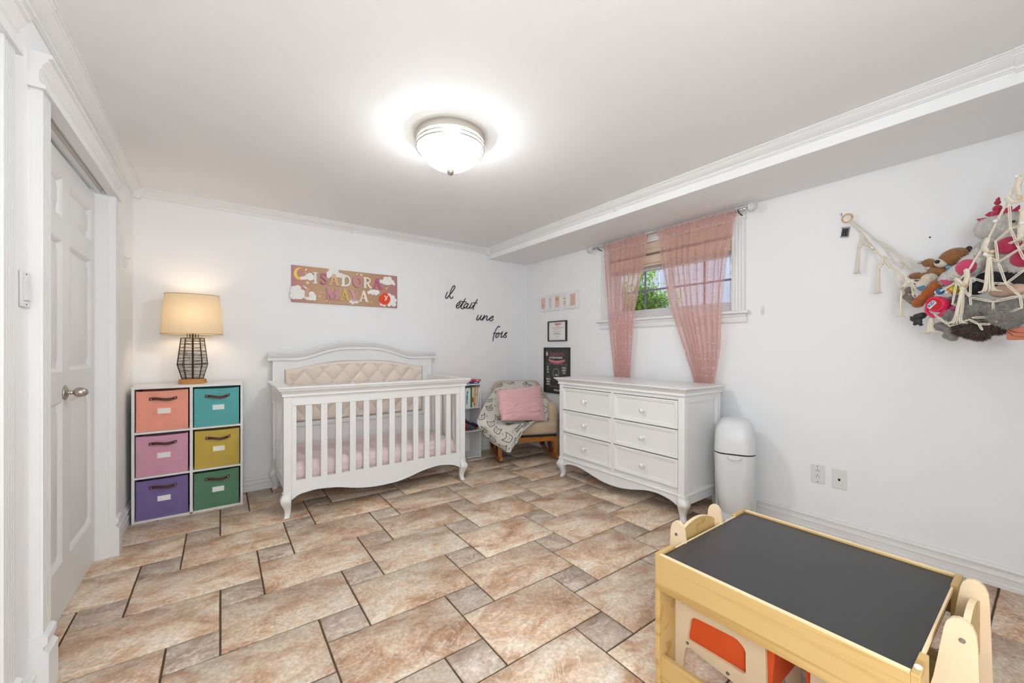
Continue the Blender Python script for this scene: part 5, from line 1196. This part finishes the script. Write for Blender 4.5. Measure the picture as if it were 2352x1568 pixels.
net = [[(1395, 290), (1405, 480), (1470, 640), (1508, 720)], [(1405, 480), (1290, 580), (1310, 740), (1370, 905), (1480, 1000), (1490, 1090), (1275, 1160)], [(1405, 480), (1508, 455)], [(1470, 640), (1310, 740), (1215, 690)], [(1370, 905), (1508, 800)], [(1100, 860), (1240, 900), (1370, 905)],
       [(1100, 860), (1095, 1010), (1270, 1045), (1480, 1000)], [(1270, 1045), (1275, 1160), (1110, 1165)], [(1275, 1160), (1300, 1200)], [(990, 900), (960, 1060), (1020, 1080)], [(1000, 900), (1095, 1010), (1100, 1070)], [(820, 1140), (940, 1230), (1090, 1180), (1160, 1215), (1250, 1215)], [(1160, 1215), (1190, 1260)], [(1470, 640), (1508, 600)]]
ropes('front_net', [[hz(x, y, .055) for x, y in L] for L in net], .0019, .0029)
ropes('left_net', [[hz(500, 780, .0), hz(560, 940, .0), hz(650, 1010, .0)], [hz(640, 880, .0), hz(660, 1000, .0), hz(620, 1030, .01)], [hz(650, 890, .0), hz(700, 1010, .0), hz(660, 1010, .0)], [hz(490, 780, 0), hz(600, 900, .0)], [hz(290, 560, -.02), hz(340, 640, -.01), hz(420, 700, -.01), hz(490, 790, 0)]], .0018, .0028)
bk = [[(190, 420), (300, 500), (440, 620), (560, 680), (650, 720), (720, 745)], [(340, 560), (430, 590), (540, 660), (620, 790), (650, 810)], [(440, 620), (530, 760), (640, 800)], [(560, 680), (590, 770), (560, 800)], [(640, 720), (655, 800)], [(430, 690), (520, 740), (580, 750), (690, 830)], [(750, 780), (765, 805)]]
ropes('wall_side_net', [[zpt((1900, 380), 3.336, x, y, 0, XR-.02-.05*min(1, (x-190)/500)) for x, y in L] for L in bk], .0014, .0018)
M_BEAD = mat('wood_bead', 'E8C9A0', .5)
def tassel(top, bot, n=9, w=.008, seed=1):
    rnd = random.Random(seed); mb = MB(); ln = (bot-top)
    for k in range(n):
        a = 2*PI*k/n; o = HD*w*.5*math.cos(a)+HN*w*.5*math.sin(a)
        P = [top+o*.3, top+ln*.12+o*.5, top+ln*.6+o*.85+HD*rnd.uniform(-.002, .002), top+ln*.92+o*1.2+HD*rnd.uniform(-.002, .002), bot+o*(2.2+rnd.random())]
        mb.tube(catmull(P, 3), .0023, 5)
    mb.tube([top-ln*.01, top+ln*.03, top+ln*.07], [w*.3, w*.5, w*.42], 10); return mb.build('tassel', M_ROPE, ha)
for i, (a, b_, k) in enumerate([((245, 640), (230, 825), -.02), ((395, 790), (393, 978), -.02), ((570, 960), (568, 1160), .005), ((800, 1160), (795, 1285), .02), ((1040, 930), (995, 1210), .055), ((1245, 680), (1240, 968), .055), ((1500, 330), (1500, 580), .05)]):
    tassel(hz(*a, k), hz(*b_, k), 12 if k < .02 else 20, .013 if k < .02 else .024, i)
kn = MB(); rnd = random.Random(4)
def knots(mb, P, r=.0065, n=7):
    for i in range(n):
        s = i/(n-1); j = min(int(s*(len(P)-1)), len(P)-2); f = s*(len(P)-1)-j; p = P[j]*(1-f)+P[j+1]*f
        o = HD*(.004*(-1)**i); mb.tube([p-HD*r+o*.2, p+Vector((0, 0, .004))+HN*.003, p+HD*r+Vector((0, 0, -.002))], .0034, 6)
for L, n in [([(275, 545), (262, 590), (250, 630)], 6), ([(262, 600), (320, 610), (350, 640)], 5), ([(430, 700), (420, 740), (400, 780)], 7), ([(400, 770), (450, 740), (480, 780)], 5), ([(600, 850), (610, 900), (575, 940)], 8), ([(560, 930), (620, 910), (650, 880)], 6), ([(1230, 560), (1205, 630), (1250, 690)], 9), ([(1070, 800), (1075, 860), (1050, 930)], 9), ([(990, 870), (1020, 900), (1040, 920)], 6), ([(1480, 100), (1455, 160), (1470, 230)], 9), ([(1380, 250), (1430, 290), (1490, 270)], 8)]:
    k = .0 if L[0][0] < 700 else .045
    knots(kn, [hz(x, y, k) for x, y in L], .0075 if k == 0 else .010, n*2)
kn.build('macrame_knots', M_ROPE, ha, kind='stuff')
for x, y, k in [(345, 630, 0), (625, 890, .008), (1290, 425, .04), (1215, 680, .06), (1455, 85, .04), (1495, 440, .06)]: MB().ell(hz(x, y, k), .0085, 12, 8).build('white_bead', M_CLOUD, ha)
for x, y, k in [(570, 935, .008), (1265, 660, .06), (1475, 250, .05), (1050, 915, .06)]: MB().ell(hz(x, y, k), (.011, .008, .008), 12, 8).build('wooden_bead', M_BEAD, ha)
bt = thing('battery_box', 'small clear battery box with dark cells hanging below the wooden ring', 'battery box', (XR-.01, .77, 1.86))
bc = zpt((1930, 470), 6.817, 72, 435, 0, XR-.012)
xf = Matrix.Translation(bc) @ Matrix.Rotation(R(8), 4, 'X')
for dy in (-.011, 0, .011): MB(xf).lathe([(0, -.022), (.0048, -.022), (.0048, .022), (0, .022)], (0, dy, 0), 12).build('battery', mat('battery', (.05, .05, .055), .3, .5), bt)
MB(xf).box(-.008, .008, -.019, .019, -.028, -.0245).box(-.008, .008, -.019, .019, .0245, .032).box(.007, .010, -.019, .019, -.028, .032).build('case', mat('clear_case', (.8, .8, .82), .2, 0, Transmission_Weight=.6), bt)

# plush toys: each body is one remeshed surface
def furm(name, col, sc=220, st=.9, var=.12):
    m = mat(name, col, .95, bump=st, bscale=sc, var=var, vscale=60, Sheen_Weight=.5); m.node_tree.nodes['Bump'].inputs['Distance'].default_value = .006; return m
NT = bpy.data.textures.new('fur_noise', 'CLOUDS'); NT.noise_scale = .008; NT.noise_depth = 1
def plush(name, ells, m, parent=None, vox=.004, fuzz=.003, label=None, cat='stuffed toy', group=None, hair=None):
    mb = MB()
    for e in ells:
        c, r = e[0], e[1]; rot = e[2] if len(e) > 2 else None; mb.ell(c, r, 16, 10, rot)
    o = mb.build(name, m, parent, smooth=180)
    rm = o.modifiers.new('remesh', 'REMESH'); rm.mode = 'VOXEL'; rm.voxel_size = vox; rm.use_smooth_shade = True
    sm_ = o.modifiers.new('smooth', 'SMOOTH'); sm_.factor = .5; sm_.iterations = 4
    if fuzz: d = o.modifiers.new('fuzz', 'DISPLACE'); d.texture = NT; d.strength = fuzz; d.mid_level = .5; d.texture_coords = 'LOCAL'
    if label: tag(o, label, cat, group)
    if hair:
        n_, L_, w_ = hair; rnd = random.Random(len(ells)*7+n_); hb_ = MB(); inv = [(Vector(e[0]), e[2].transposed() if len(e) > 2 else Matrix.Identity(3), Vector(e[1])) for e in ells]
        area = [e[1][0]*e[1][2] for e in ells]; tot = sum(area); k_ = 0
        for ei, e in enumerate(ells):
            for _ in range(int(n_*area[ei]/tot)):
                d_ = Vector((rnd.gauss(0, 1), rnd.gauss(0, 1), rnd.gauss(0, 1))).normalized(); Mr = e[2]; r_ = Vector(e[1])
                p = e[0]+Mr @ Vector((d_.x*r_.x, d_.y*r_.y, d_.z*r_.z))
                if any(j != ei and sum(((q[1] @ (p-q[0]))[a_]/q[2][a_])**2 for a_ in range(3)) < .93 for j, q in enumerate(inv)): continue
                nn = (Mr @ Vector((d_.x/r_.x, d_.y/r_.y, d_.z/r_.z))).normalized(); t_ = Vector((rnd.gauss(0, 1), rnd.gauss(0, 1), rnd.gauss(0, 1)-1.2)).normalized()
                tip = p+(nn*.55+t_*.75).normalized()*L_*rnd.uniform(.6, 1.2); sd_ = (tip-p).cross(nn)
                if sd_.length < 1e-8: continue
                sd_ = sd_.normalized()*w_; b0 = p-nn*.0015; mid_ = b0*.5+tip*.5+nn*L_*.12
                hb_.add([b0-sd_, b0+sd_, mid_+sd_*.7, tip, mid_-sd_*.7], [(0, 1, 2, 4), (4, 2, 3)])
        hb_.build('fur', m, o, smooth=0, kind='stuff')
    return o
HB3 = Matrix((HD, HN, Vector((0, 0, 1)))).transposed()
def seg(a, b, r0, r1, n=5):
    return [((a*(1-i/(n-1))+b*(i/(n-1))), (r0+(r1-r0)*i/(n-1))) for i in range(n)]
GT = 'stuffed toys in the corner hammock'
M_F_BR = furm('fur_caramel', 'A86C2C'); M_F_GR = furm('fur_grey', 'A29D94', 160); M_F_WH = furm('fur_white_grey', 'E0DAD4', 160, .9, .08); M_F_CR = furm('fur_cream', 'D8CCB8', 400, .3, .03)
M_F_OR = furm('fur_rust', 'B05A18', 300, .4); M_F_DB = furm('fur_dark_brown', '4A2A14', 140, 1, .3); M_F_LG = furm('fur_light_grey', '98938D', 300, .6); M_F_TP = furm('fur_taupe', '7A6A58', 250, .6)
M_NOSE = mat('black_satin', (.012, .012, .014), .4); M_CRIM = mat('crimson_pad', 'B01E48', .75, bump=.2, bscale=300, Sheen_Weight=.4); M_PKP = mat('pink_pad', 'C83A64', .75, Sheen_Weight=.4)
def rr3(a, b, c): return (a, b, c)

SX1, SY1 = .00048, .00055
def E(x, y, rx, ry, k=0, dep=None, rot=0, q=1):
    "ellipsoid from its centre and half sizes measured in the enlarged crop, k metres in front of the net plane"
    f = 1 if q == 1 else .5533
    c = hz(x, y, k) if q == 1 else hz2(x, y, k); a_, b_ = rx*SX1*f, ry*SY1*f
    return (c, (a_, dep or min(a_, b_)*.9, b_), HB3 @ Matrix.Rotation(R(rot), 3, 'Y'))
def add_e(mb, *a, **kw): c, r, m = E(*a, **kw); return mb.ell(c, r, 18, 12, m)
def piece(name, m, par, *a, **kw): return add_e(MB(), *a, **kw).build(name, m, par, smooth=180)
o = plush('stuffed_bear', [E(800, 300, 195, 125, -.05, .05, -18, 2), E(900, 250, 100, 70, -.05, .03, -10, 2), E(560, 520, 130, 110, -.06, .04, 0, 2), E(660, 500, 120, 90, -.06, .04, 0, 2), E(440, 380, 95, 62, -.045, .02, 5, 2), E(530, 400, 70, 60, -.045, .02, 0, 2), E(260, 560, 105, 52, -.035, .02, 0, 2), E(380, 560, 100, 50, -.045, .02, -5, 2)], M_F_BR, vox=.0035, fuzz=.004, hair=(14000, .0055, .0006), label='caramel brown stuffed bear with pale muzzle and black nose, arms over the net', group=GT)
piece('muzzle', M_F_CR, o, 615, 380, 100, 72, -.018, .024, 12, 2)
piece('nose', M_NOSE, o, 558, 368, 40, 30, .006, .008, 12, 2)
piece('eye', M_NOSE, o, 718, 312, 24, 10, -.008, .004, 15, 2)
piece('ear', M_NOSE, o, 1000, 185, 48, 38, -.055, .006, 30, 2)
piece('striped_cuff', mat('stripe_cuff', 'C9B8AA', .8, var=.5, vscale=200), o, 325, 378, 36, 26, -.045, .012, 0, 2)
piece('neck_ribbon', mat('sky_blue_ribbon', '6AA4CC', .7), o, 715, 445, 42, 30, -.02, .01, 0, 2)
o = plush('stuffed_unicorn', [E(1250, 480, 95, 85, -.05, .05), E(1340, 470, 130, 105, -.055, .06), E(1440, 460, 110, 115, -.05, .06), E(1330, 620, 190, 90, -.06, .05), E(1450, 700, 120, 120, -.05, .05),
    E(1210, 690, 110, 90, -.03, .045, -30), E(1110, 760, 110, 85, -.012, .04, -35), E(1010, 820, 95, 68, .0, .036, -35), E(930, 860, 75, 55, .005, .03, -30), E(1390, 610, 115, 85, -.01, .03), E(1480, 720, 110, 95, -.01, .03), E(1380, 760, 130, 70, -.03, .03)], M_F_WH, vox=.0045, fuzz=.006, hair=(26000, .009, .0008), label='large white-grey stuffed unicorn with crimson horn and paw pads', group=GT)
piece('paw_pad', M_PKP, o, 1060, 780, 84, 64, .022, .018, -8)
piece('paw_pad', M_CRIM, o, 1385, 612, 92, 64, .014, .018, 0)
piece('paw_pad', M_CRIM, o, 1500, 712, 85, 62, .014, .018, 10)
piece('paw_sole', M_PKP, o, 905, 893, 55, 20, .028, .01, 25)
hn = MB()
for x, y, r in ((1302, 368, 36), (1304, 328, 30), (1305, 284, 21), (1308, 262, 14), (1314, 249, 8)): add_e(hn, x, y, r, r*.85, -.035, r*.0005)
hn.build('horn', M_CRIM, o, smooth=180)
def flat(P, k, m, par, name, th=.006):
    a = [hz(x, y, k) for x, y in P]; b_ = [q-HN*th for q in a]; mb = MB(); mb.loft([a, b_]); return mb.build(name, m, par, smooth=0, bevel=.0015)
flat([(1138, 410), (1212, 398), (1205, 420), (1172, 440)], -.03, M_CRIM, o, 'ear')
flat([(1410, 345), (1470, 300), (1472, 350), (1412, 352)], -.01, M_CRIM, o, 'ribbon')
flat([(1345, 335), (1408, 310), (1412, 345), (1350, 375)], -.02, M_CRIM, o, 'ribbon')
flat([(1203, 380), (1240, 355), (1280, 345), (1285, 390), (1225, 392)], -.03, M_CRIM, o, 'mane_tuft')
piece('eye', M_NOSE, o, 1425, 428, 14, 9, .006, .004)
piece('eye', M_NOSE, o, 1188, 480, 4, 14, -.012, .003, -35)
o = plush('stuffed_lamb', [E(450, 595, 125, 78, -.012, .028, 0, 2), E(340, 700, 82, 95, -.004, .022, -20, 2), E(400, 660, 90, 80, -.01, .022, 0, 2)], M_F_CR, fuzz=.0006, label='smooth cream stuffed toy with a round head below the caramel bear', group=GT)
MB().tube([hz2(470, 535, .02), hz2(500, 560, .022), hz2(485, 595, .022), hz2(465, 560, .022)], .003, 6).build('ear', M_F_CR, o)
flat([(680, 935), (745, 915), (750, 935), (705, 960)], .03, mat('blue_collar', '4A7A9A', .7), o, 'collar', .003)
plush('stuffed_puppy', [E(170, 760, 75, 60, -.008, .02, 0, 2), E(140, 850, 70, 60, -.006, .02, 30, 2), E(200, 880, 80, 75, -.006, .02, 40, 2), E(270, 650, 60, 45, -.02, .018, 0, 2), E(220, 930, 60, 35, -.006, .02, 40, 2)], M_F_TP, fuzz=.002, label='taupe stuffed toy half hidden at the left end of the hammock', group=GT)
plush('stuffed_fox', [E(560, 680, 75, 70, -.005, .024, -40, 2), E(500, 740, 78, 72, .004, .026, -40, 2), E(430, 810, 80, 74, .010, .026, -40, 2), E(360, 880, 82, 72, .014, .026, -40, 2), E(290, 940, 84, 70, .016, .026, -20, 2), E(650, 670, 60, 40, -.01, .02, 0, 2)], M_F_OR, fuzz=.001, hair=(7000, .003, .0005), label='rust orange plush leg hanging out beside the pink tape toy', group=GT)
plush('stuffed_koala', [E(800, 1080, 130, 100, .0, .045, 0, 2), E(940, 1120, 130, 100, .012, .045, 0, 2), E(1000, 960, 120, 110, .0, .05, 0, 2), E(1150, 1020, 130, 110, .0, .05, 0, 2), E(720, 950, 90, 90, -.01, .04, 0, 2), E(880, 900, 110, 80, -.02, .04, 0, 2), E(1120, 1130, 150, 90, -.02, .04, 0, 2)], M_F_GR, vox=.004, fuzz=.006, hair=(16000, .015, .0008), label='fluffy grey stuffed toy behind the long middle tassel', group=GT)
plush('stuffed_elephant', [E(1500, 1100, 180, 130, .015, .05, 0, 2), E(1660, 1070, 160, 130, .01, .05, 0, 2), E(1400, 1010, 150, 100, .0, .05, 0, 2), E(1580, 980, 170, 100, .0, .05, 0, 2), E(1760, 1040, 140, 140, .0, .05, 0, 2), E(1570, 1200, 100, 70, .02, .03, 0, 2)], M_F_GR, vox=.004, fuzz=.006, hair=(16000, .015, .0008), label='big shaggy grey stuffed animal at the bottom right of the hammock', group=GT)
o = plush('stuffed_elephant', [E(610, 1260, 80, 65, -.005, .03, 0, 2), E(700, 1290, 90, 60, -.005, .03, 0, 2), E(800, 1310, 90, 65, -.005, .03, 0, 2), E(880, 1370, 50, 28, -.005, .016, 0, 2), E(720, 1390, 80, 55, .004, .022, 20, 2), E(770, 1425, 62, 42, .004, .02, 0, 2)], M_F_LG, fuzz=.0015, hair=(7000, .004, .0005), label='light grey stuffed elephant sagging at the lowest left of the hammock', group=GT)
piece('eye', M_NOSE, o, 765, 1352, 28, 7, .022, .004, -5, 2)
plush('stuffed_lion', [E(930, 1300, 90, 80, .0, .035, 0, 2), E(1050, 1320, 110, 90, .0, .035, 0, 2), E(1150, 1370, 90, 65, .0, .03, 0, 2), E(1270, 1290, 90, 60, -.01, .03, 0, 2), E(1380, 1290, 90, 60, -.01, .03, 0, 2), E(1470, 1280, 50, 50, -.01, .02, 0, 2), E(900, 1240, 110, 60, -.01, .03, 0, 2)], M_F_DB, fuzz=.006, hair=(12000, .018, .0008), label='dark brown furry plush showing under the net bottom', group=GT)
plush('fabric_bag', [E(300, 1130, 85, 55, .0, .02, 10, 2), E(230, 1160, 50, 45, .0, .015, 0, 2), E(290, 1200, 70, 45, .004, .015, 0, 2), E(350, 1110, 60, 50, .0, .02, 0, 2), E(200, 1130, 28, 14, .002, .008, 0, 2), E(250, 1235, 30, 22, .004, .01, 0, 2), E(330, 1240, 26, 22, .004, .01, 0, 2)], mat('black_nylon', (.03, .03, .032), .5, bump=.3, bscale=40), fuzz=.005, vox=.003, label='crumpled black fabric pouch poking out at the hammock bottom', cat='pouch')
plush('cloth_cushion', [E(1150, 940, 75, 55, -.02, .02), E(1250, 850, 110, 45, -.02, .02), E(1400, 850, 120, 45, -.02, .02), E(1500, 860, 80, 60, -.02, .02), E(1230, 900, 80, 60, -.03, .02)], mat('black_cloth', (.02, .02, .022), .9), fuzz=.002, label='plain black cloth bundle behind the net in the middle of the hammock', cat='cloth')
plush('beige_cushion', [E(1350, 960, 100, 50, -.008, .02), E(1450, 950, 80, 45, -.01, .02)], mat('beige_cloth', 'D2AE98', .85), fuzz=.001, label='plain beige cloth bundle tucked below the black one in the hammock', cat='cloth')
sk = thing('folded_blanket', 'salmon folded cloth hanging out of the hammock bottom at the picture edge', 'blanket', hz2(1650, 1380))
M_SAL = mat('salmon_cloth', 'CF8068', .85, bump=.2, bscale=200)
for i, (P, k) in enumerate([([(1500, 1300), (1700, 1270), (1860, 1230), (1860, 1330), (1700, 1350), (1640, 1340)], .02), ([(1500, 1310), (1640, 1345), (1860, 1330), (1860, 1400), (1620, 1400)], .012), ([(1505, 1320), (1600, 1390), (1860, 1380), (1860, 1445), (1510, 1450)], .0)]):
    a = [hz2(x, y, k) for x, y in P]; mb = MB(); mb.loft([[q-HN*.03 for q in a], a]); mb.build('fold', M_SAL, sk, smooth=0, bevel=.004)
# pink tape toy
def hloc(c, k):
    o_ = hz2(*c, k); return Matrix.Translation(o_) @ HB3.to_4x4()
tpx = thing('tape_measure_toy', 'pink plastic tape measure toy with a white KID label', 'toy', hz2(560, 985, .04))
X0m = hloc((545, 1000), .045); Xm = X0m @ Matrix.Rotation(R(24), 4, 'Y') @ Matrix.Scale(1.55, 4); Xl = X0m @ Matrix.Rotation(R(-42), 4, 'Y') @ Matrix.Scale(1.55, 4) @ Matrix.Translation((.006, 0, -.004))
M_HOTP = mat('pink_plastic', 'DC2C58', .4); M_RED = mat('red_plastic', 'C8141E', .4)
def hring(rx, rz, y, n=28, k=.85, cz=0, cx=0): return [(cx+rx*math.copysign(abs(math.cos(2*PI*i/n))**k, math.cos(2*PI*i/n)), y, cz+rz*math.copysign(abs(math.sin(2*PI*i/n))**k, math.sin(2*PI*i/n))) for i in range(n)]
MB(Xm).loft([hring(.024, .020, -.012, cz=.010), hring(.027, .0225, -.008, cz=.010), hring(.027, .0225, .008, cz=.010), hring(.024, .020, .012, cz=.010), hring(.021, .0175, .0125, cz=.010)]).build('body', M_HOTP, tpx, smooth=40)
MB(Xm).tube(catmull([(-.024, 0, .006), (-.024, 0, -.012), (-.017, 0, -.022), (0, 0, -.026), (.014, 0, -.022), (.022, 0, -.012), (.025, 0, .004)], 5), .0048, 10).build('handle', M_HOTP, tpx)
MB(Xm).loft([hring(.0205, .0165, .0126, cz=.011), hring(.0200, .0160, .0138, cz=.011)]).build('red_face', M_RED, tpx)
MB(Xl).prism([(-.013, .004), (.012, .004), (.013, .012), (.010, .018), (-.008, .019), (-.013, .014)], .0138, .0150, 1).build('label', M_CLOUD, tpx, smooth=0)
kl = MB(); Xk = Xl @ Matrix.Translation((0, .0152, .0115))
hx_ = Vector((1, 0, 0)) if (Xk.to_3x3() @ Vector((1, 0, 0))).dot(Vector((math.cos(YAW), -math.sin(YAW), 0))) > 0 else Vector((-1, 0, 0))
kk = MB(Xk); text_mesh(kk, 'KID', .013, (0, 0, 0), hx_, (0, 0, 1), .0003, off=.0006); kk.build('label_text', mat('blue_print', '1F6FA8', .5), tpx, smooth=0)
bl_ = hz2(600, 775, .02); o = MB().ell(bl_, (.0145, .014, .016), 16, 8, HB3).build('rattle_toy', mat('blue_plastic', '2E6EA0', .4), smooth=180); tag(o, 'small blue rattle bead toy above the pink tape toy', 'toy')
MB().ell(hz2(540, 790, .02), (.006, .006, .007), 12, 8).build('end_cap', M_CLOUD, o); MB().ell(hz2(690, 790, .015), (.009, .008, .008), 12, 8).build('end_cap', M_CLOUD, o)
o = MB().ell(hz2(795, 755, .012), (.020, .018, .022), 16, 10, HB3).build('toy_ball', mat('yellow_plush', 'E5C81E', .6), smooth=180); tag(o, 'yellow round toy between the blue toy and tassel knots', 'toy')
yn = MB(); rnd = random.Random(2)
for k in range(9):
    c = hz2(805, 1005, .03); ax_ = Vector((rnd.uniform(-1, 1), rnd.uniform(-1, 1), rnd.uniform(-1, 1))).normalized(); u_ = ax_.orthogonal().normalized(); w_ = ax_.cross(u_)
    yn.tube([c+(u_*math.cos(2*PI*j/14)+w_*math.sin(2*PI*j/14))*.013 for j in range(14)], .002, 5, closed=True)
yn.tube(catmull([hz2(805, 990, .03), hz2(790, 930, .03), hz2(800, 880, .03), hz2(780, 850, .03), hz2(740, 770, .03), hz2(680, 740, .02)], 4), .0016, 5)
tag(yn.build('cord_ball', mat('hot_pink_cord', 'D81E86', .5)), 'hot pink cord wound in a ball right of the pink tape toy', 'cord')

# ------------------------------------------------------------------ outside the window
GZ = 1.40
M_SOIL = mat('outside_ground', '8A8478', .95, bump=.5, bscale=30)
struct('ground_outside', MB().box(XO, 14, -5, 12, GZ-.2, GZ), M_SOIL)
fn = thing('wooden_fence', 'weathered grey plank fence outside the window', 'fence', (5.2, 2.5, GZ))
random.seed(6); M_PLK = mat('weathered_planks', 'A6A9B2', .85, bump=.5, bscale=20, var=.2, vscale=20, stretch=(1, 3, .2))
y = -.5
while y < 6.5:
    w = random.uniform(.125, .145); MB().box(5.2+random.uniform(-.006, .006), 5.22, y, y+w, GZ, 2.62+random.uniform(-.02, .02)).build('plank', M_PLK, fn, smooth=0); y += w+.012
MB().box(5.225, 5.26, -.5, 6.5, 1.6, 1.7).box(5.225, 5.26, -.5, 6.5, 2.3, 2.4).build('fence_rail', M_PLK, fn, smooth=0)
def leafm(name, col, tr):
    m = bpy.data.materials.new(name); m.use_nodes = True; t = m.node_tree; b = t.nodes['Principled BSDF']; b.inputs['Base Color'].default_value = (*c3(col), 1); b.inputs['Roughness'].default_value = .5
    a = t.nodes.new('ShaderNodeBsdfTranslucent'); a.inputs[0].default_value = (*c3(tr), 1); x = t.nodes.new('ShaderNodeMixShader'); x.inputs[0].default_value = .5
    t.links.new(b.outputs[0], x.inputs[1]); t.links.new(a.outputs[0], x.inputs[2]); t.links.new(x.outputs[0], t.nodes['Material Output'].inputs[0]); return m
M_LEAF = leafm('leaf_green', '3E7A1A', '96C828')
def shrub(name, label, cat, c, rad, n, size, trunk):
    t_ = thing(name, label, cat, trunk[0]); rnd = random.Random(n)
    mb = MB(); st = MB()
    tips = []
    for k in range(26):
        a = Vector((rnd.gauss(0, .42), rnd.gauss(0, .42), rnd.gauss(0, .42))); tip = c+Vector((a.x*rad.x, a.y*rad.y, a.z*rad.z)); base_ = Vector(trunk[0])
        mid = base_*.5+tip*.5+Vector((rnd.uniform(-.08, .08), rnd.uniform(-.08, .08), .05)); st.tube(catmull([base_, mid, tip], 4), .006, 5); tips.append((base_, mid, tip))
    for k in range(n):
        b0, md, tp_ = tips[k % len(tips)]; s = rnd.uniform(.25, 1.15); p = md*(1-s)+tp_*s if s < 1 else tp_+(tp_-md)*.2*(s-1)
        p = p+Vector((rnd.gauss(0, .07), rnd.gauss(0, .07), rnd.gauss(0, .07)))
        if p.x < XO+.05: continue
        d = Vector((rnd.uniform(-1, 1), rnd.uniform(-1, 1), rnd.uniform(-.9, .3))).normalized(); L = size*rnd.uniform(.7, 1.2); sd = d.cross(Vector((rnd.uniform(-.3, .3), rnd.uniform(-.3, .3), 1))).normalized()*L*.2; up_ = sd.cross(d).normalized()*L*.08
        mb.add([p, p+d*L*.4+sd+up_, p+d*L, p+d*L*.4-sd+up_, p+d*L*.45], [(0, 1, 4), (1, 2, 4), (2, 3, 4), (3, 0, 4)])
    mb.build('foliage', M_LEAF, t_, smooth=0, kind='stuff'); st.build('stem', mat('bark', '5A4632', .9), t_)
shrub('garden_shrub', 'bright green leafy shrub seen through the left part of the window', 'shrub', Vector((4.0, 3.0, 1.75)), Vector((.25, .5, .4)), 5200, .062, ((4.0, 3.15, GZ),))
shrub('garden_tree', 'green leaves above the fence seen through the right edge of the window', 'tree', Vector((5.9, 2.6, 2.9)), Vector((.5, 1.2, .45)), 2600, .07, ((6.0, 2.8, GZ),))
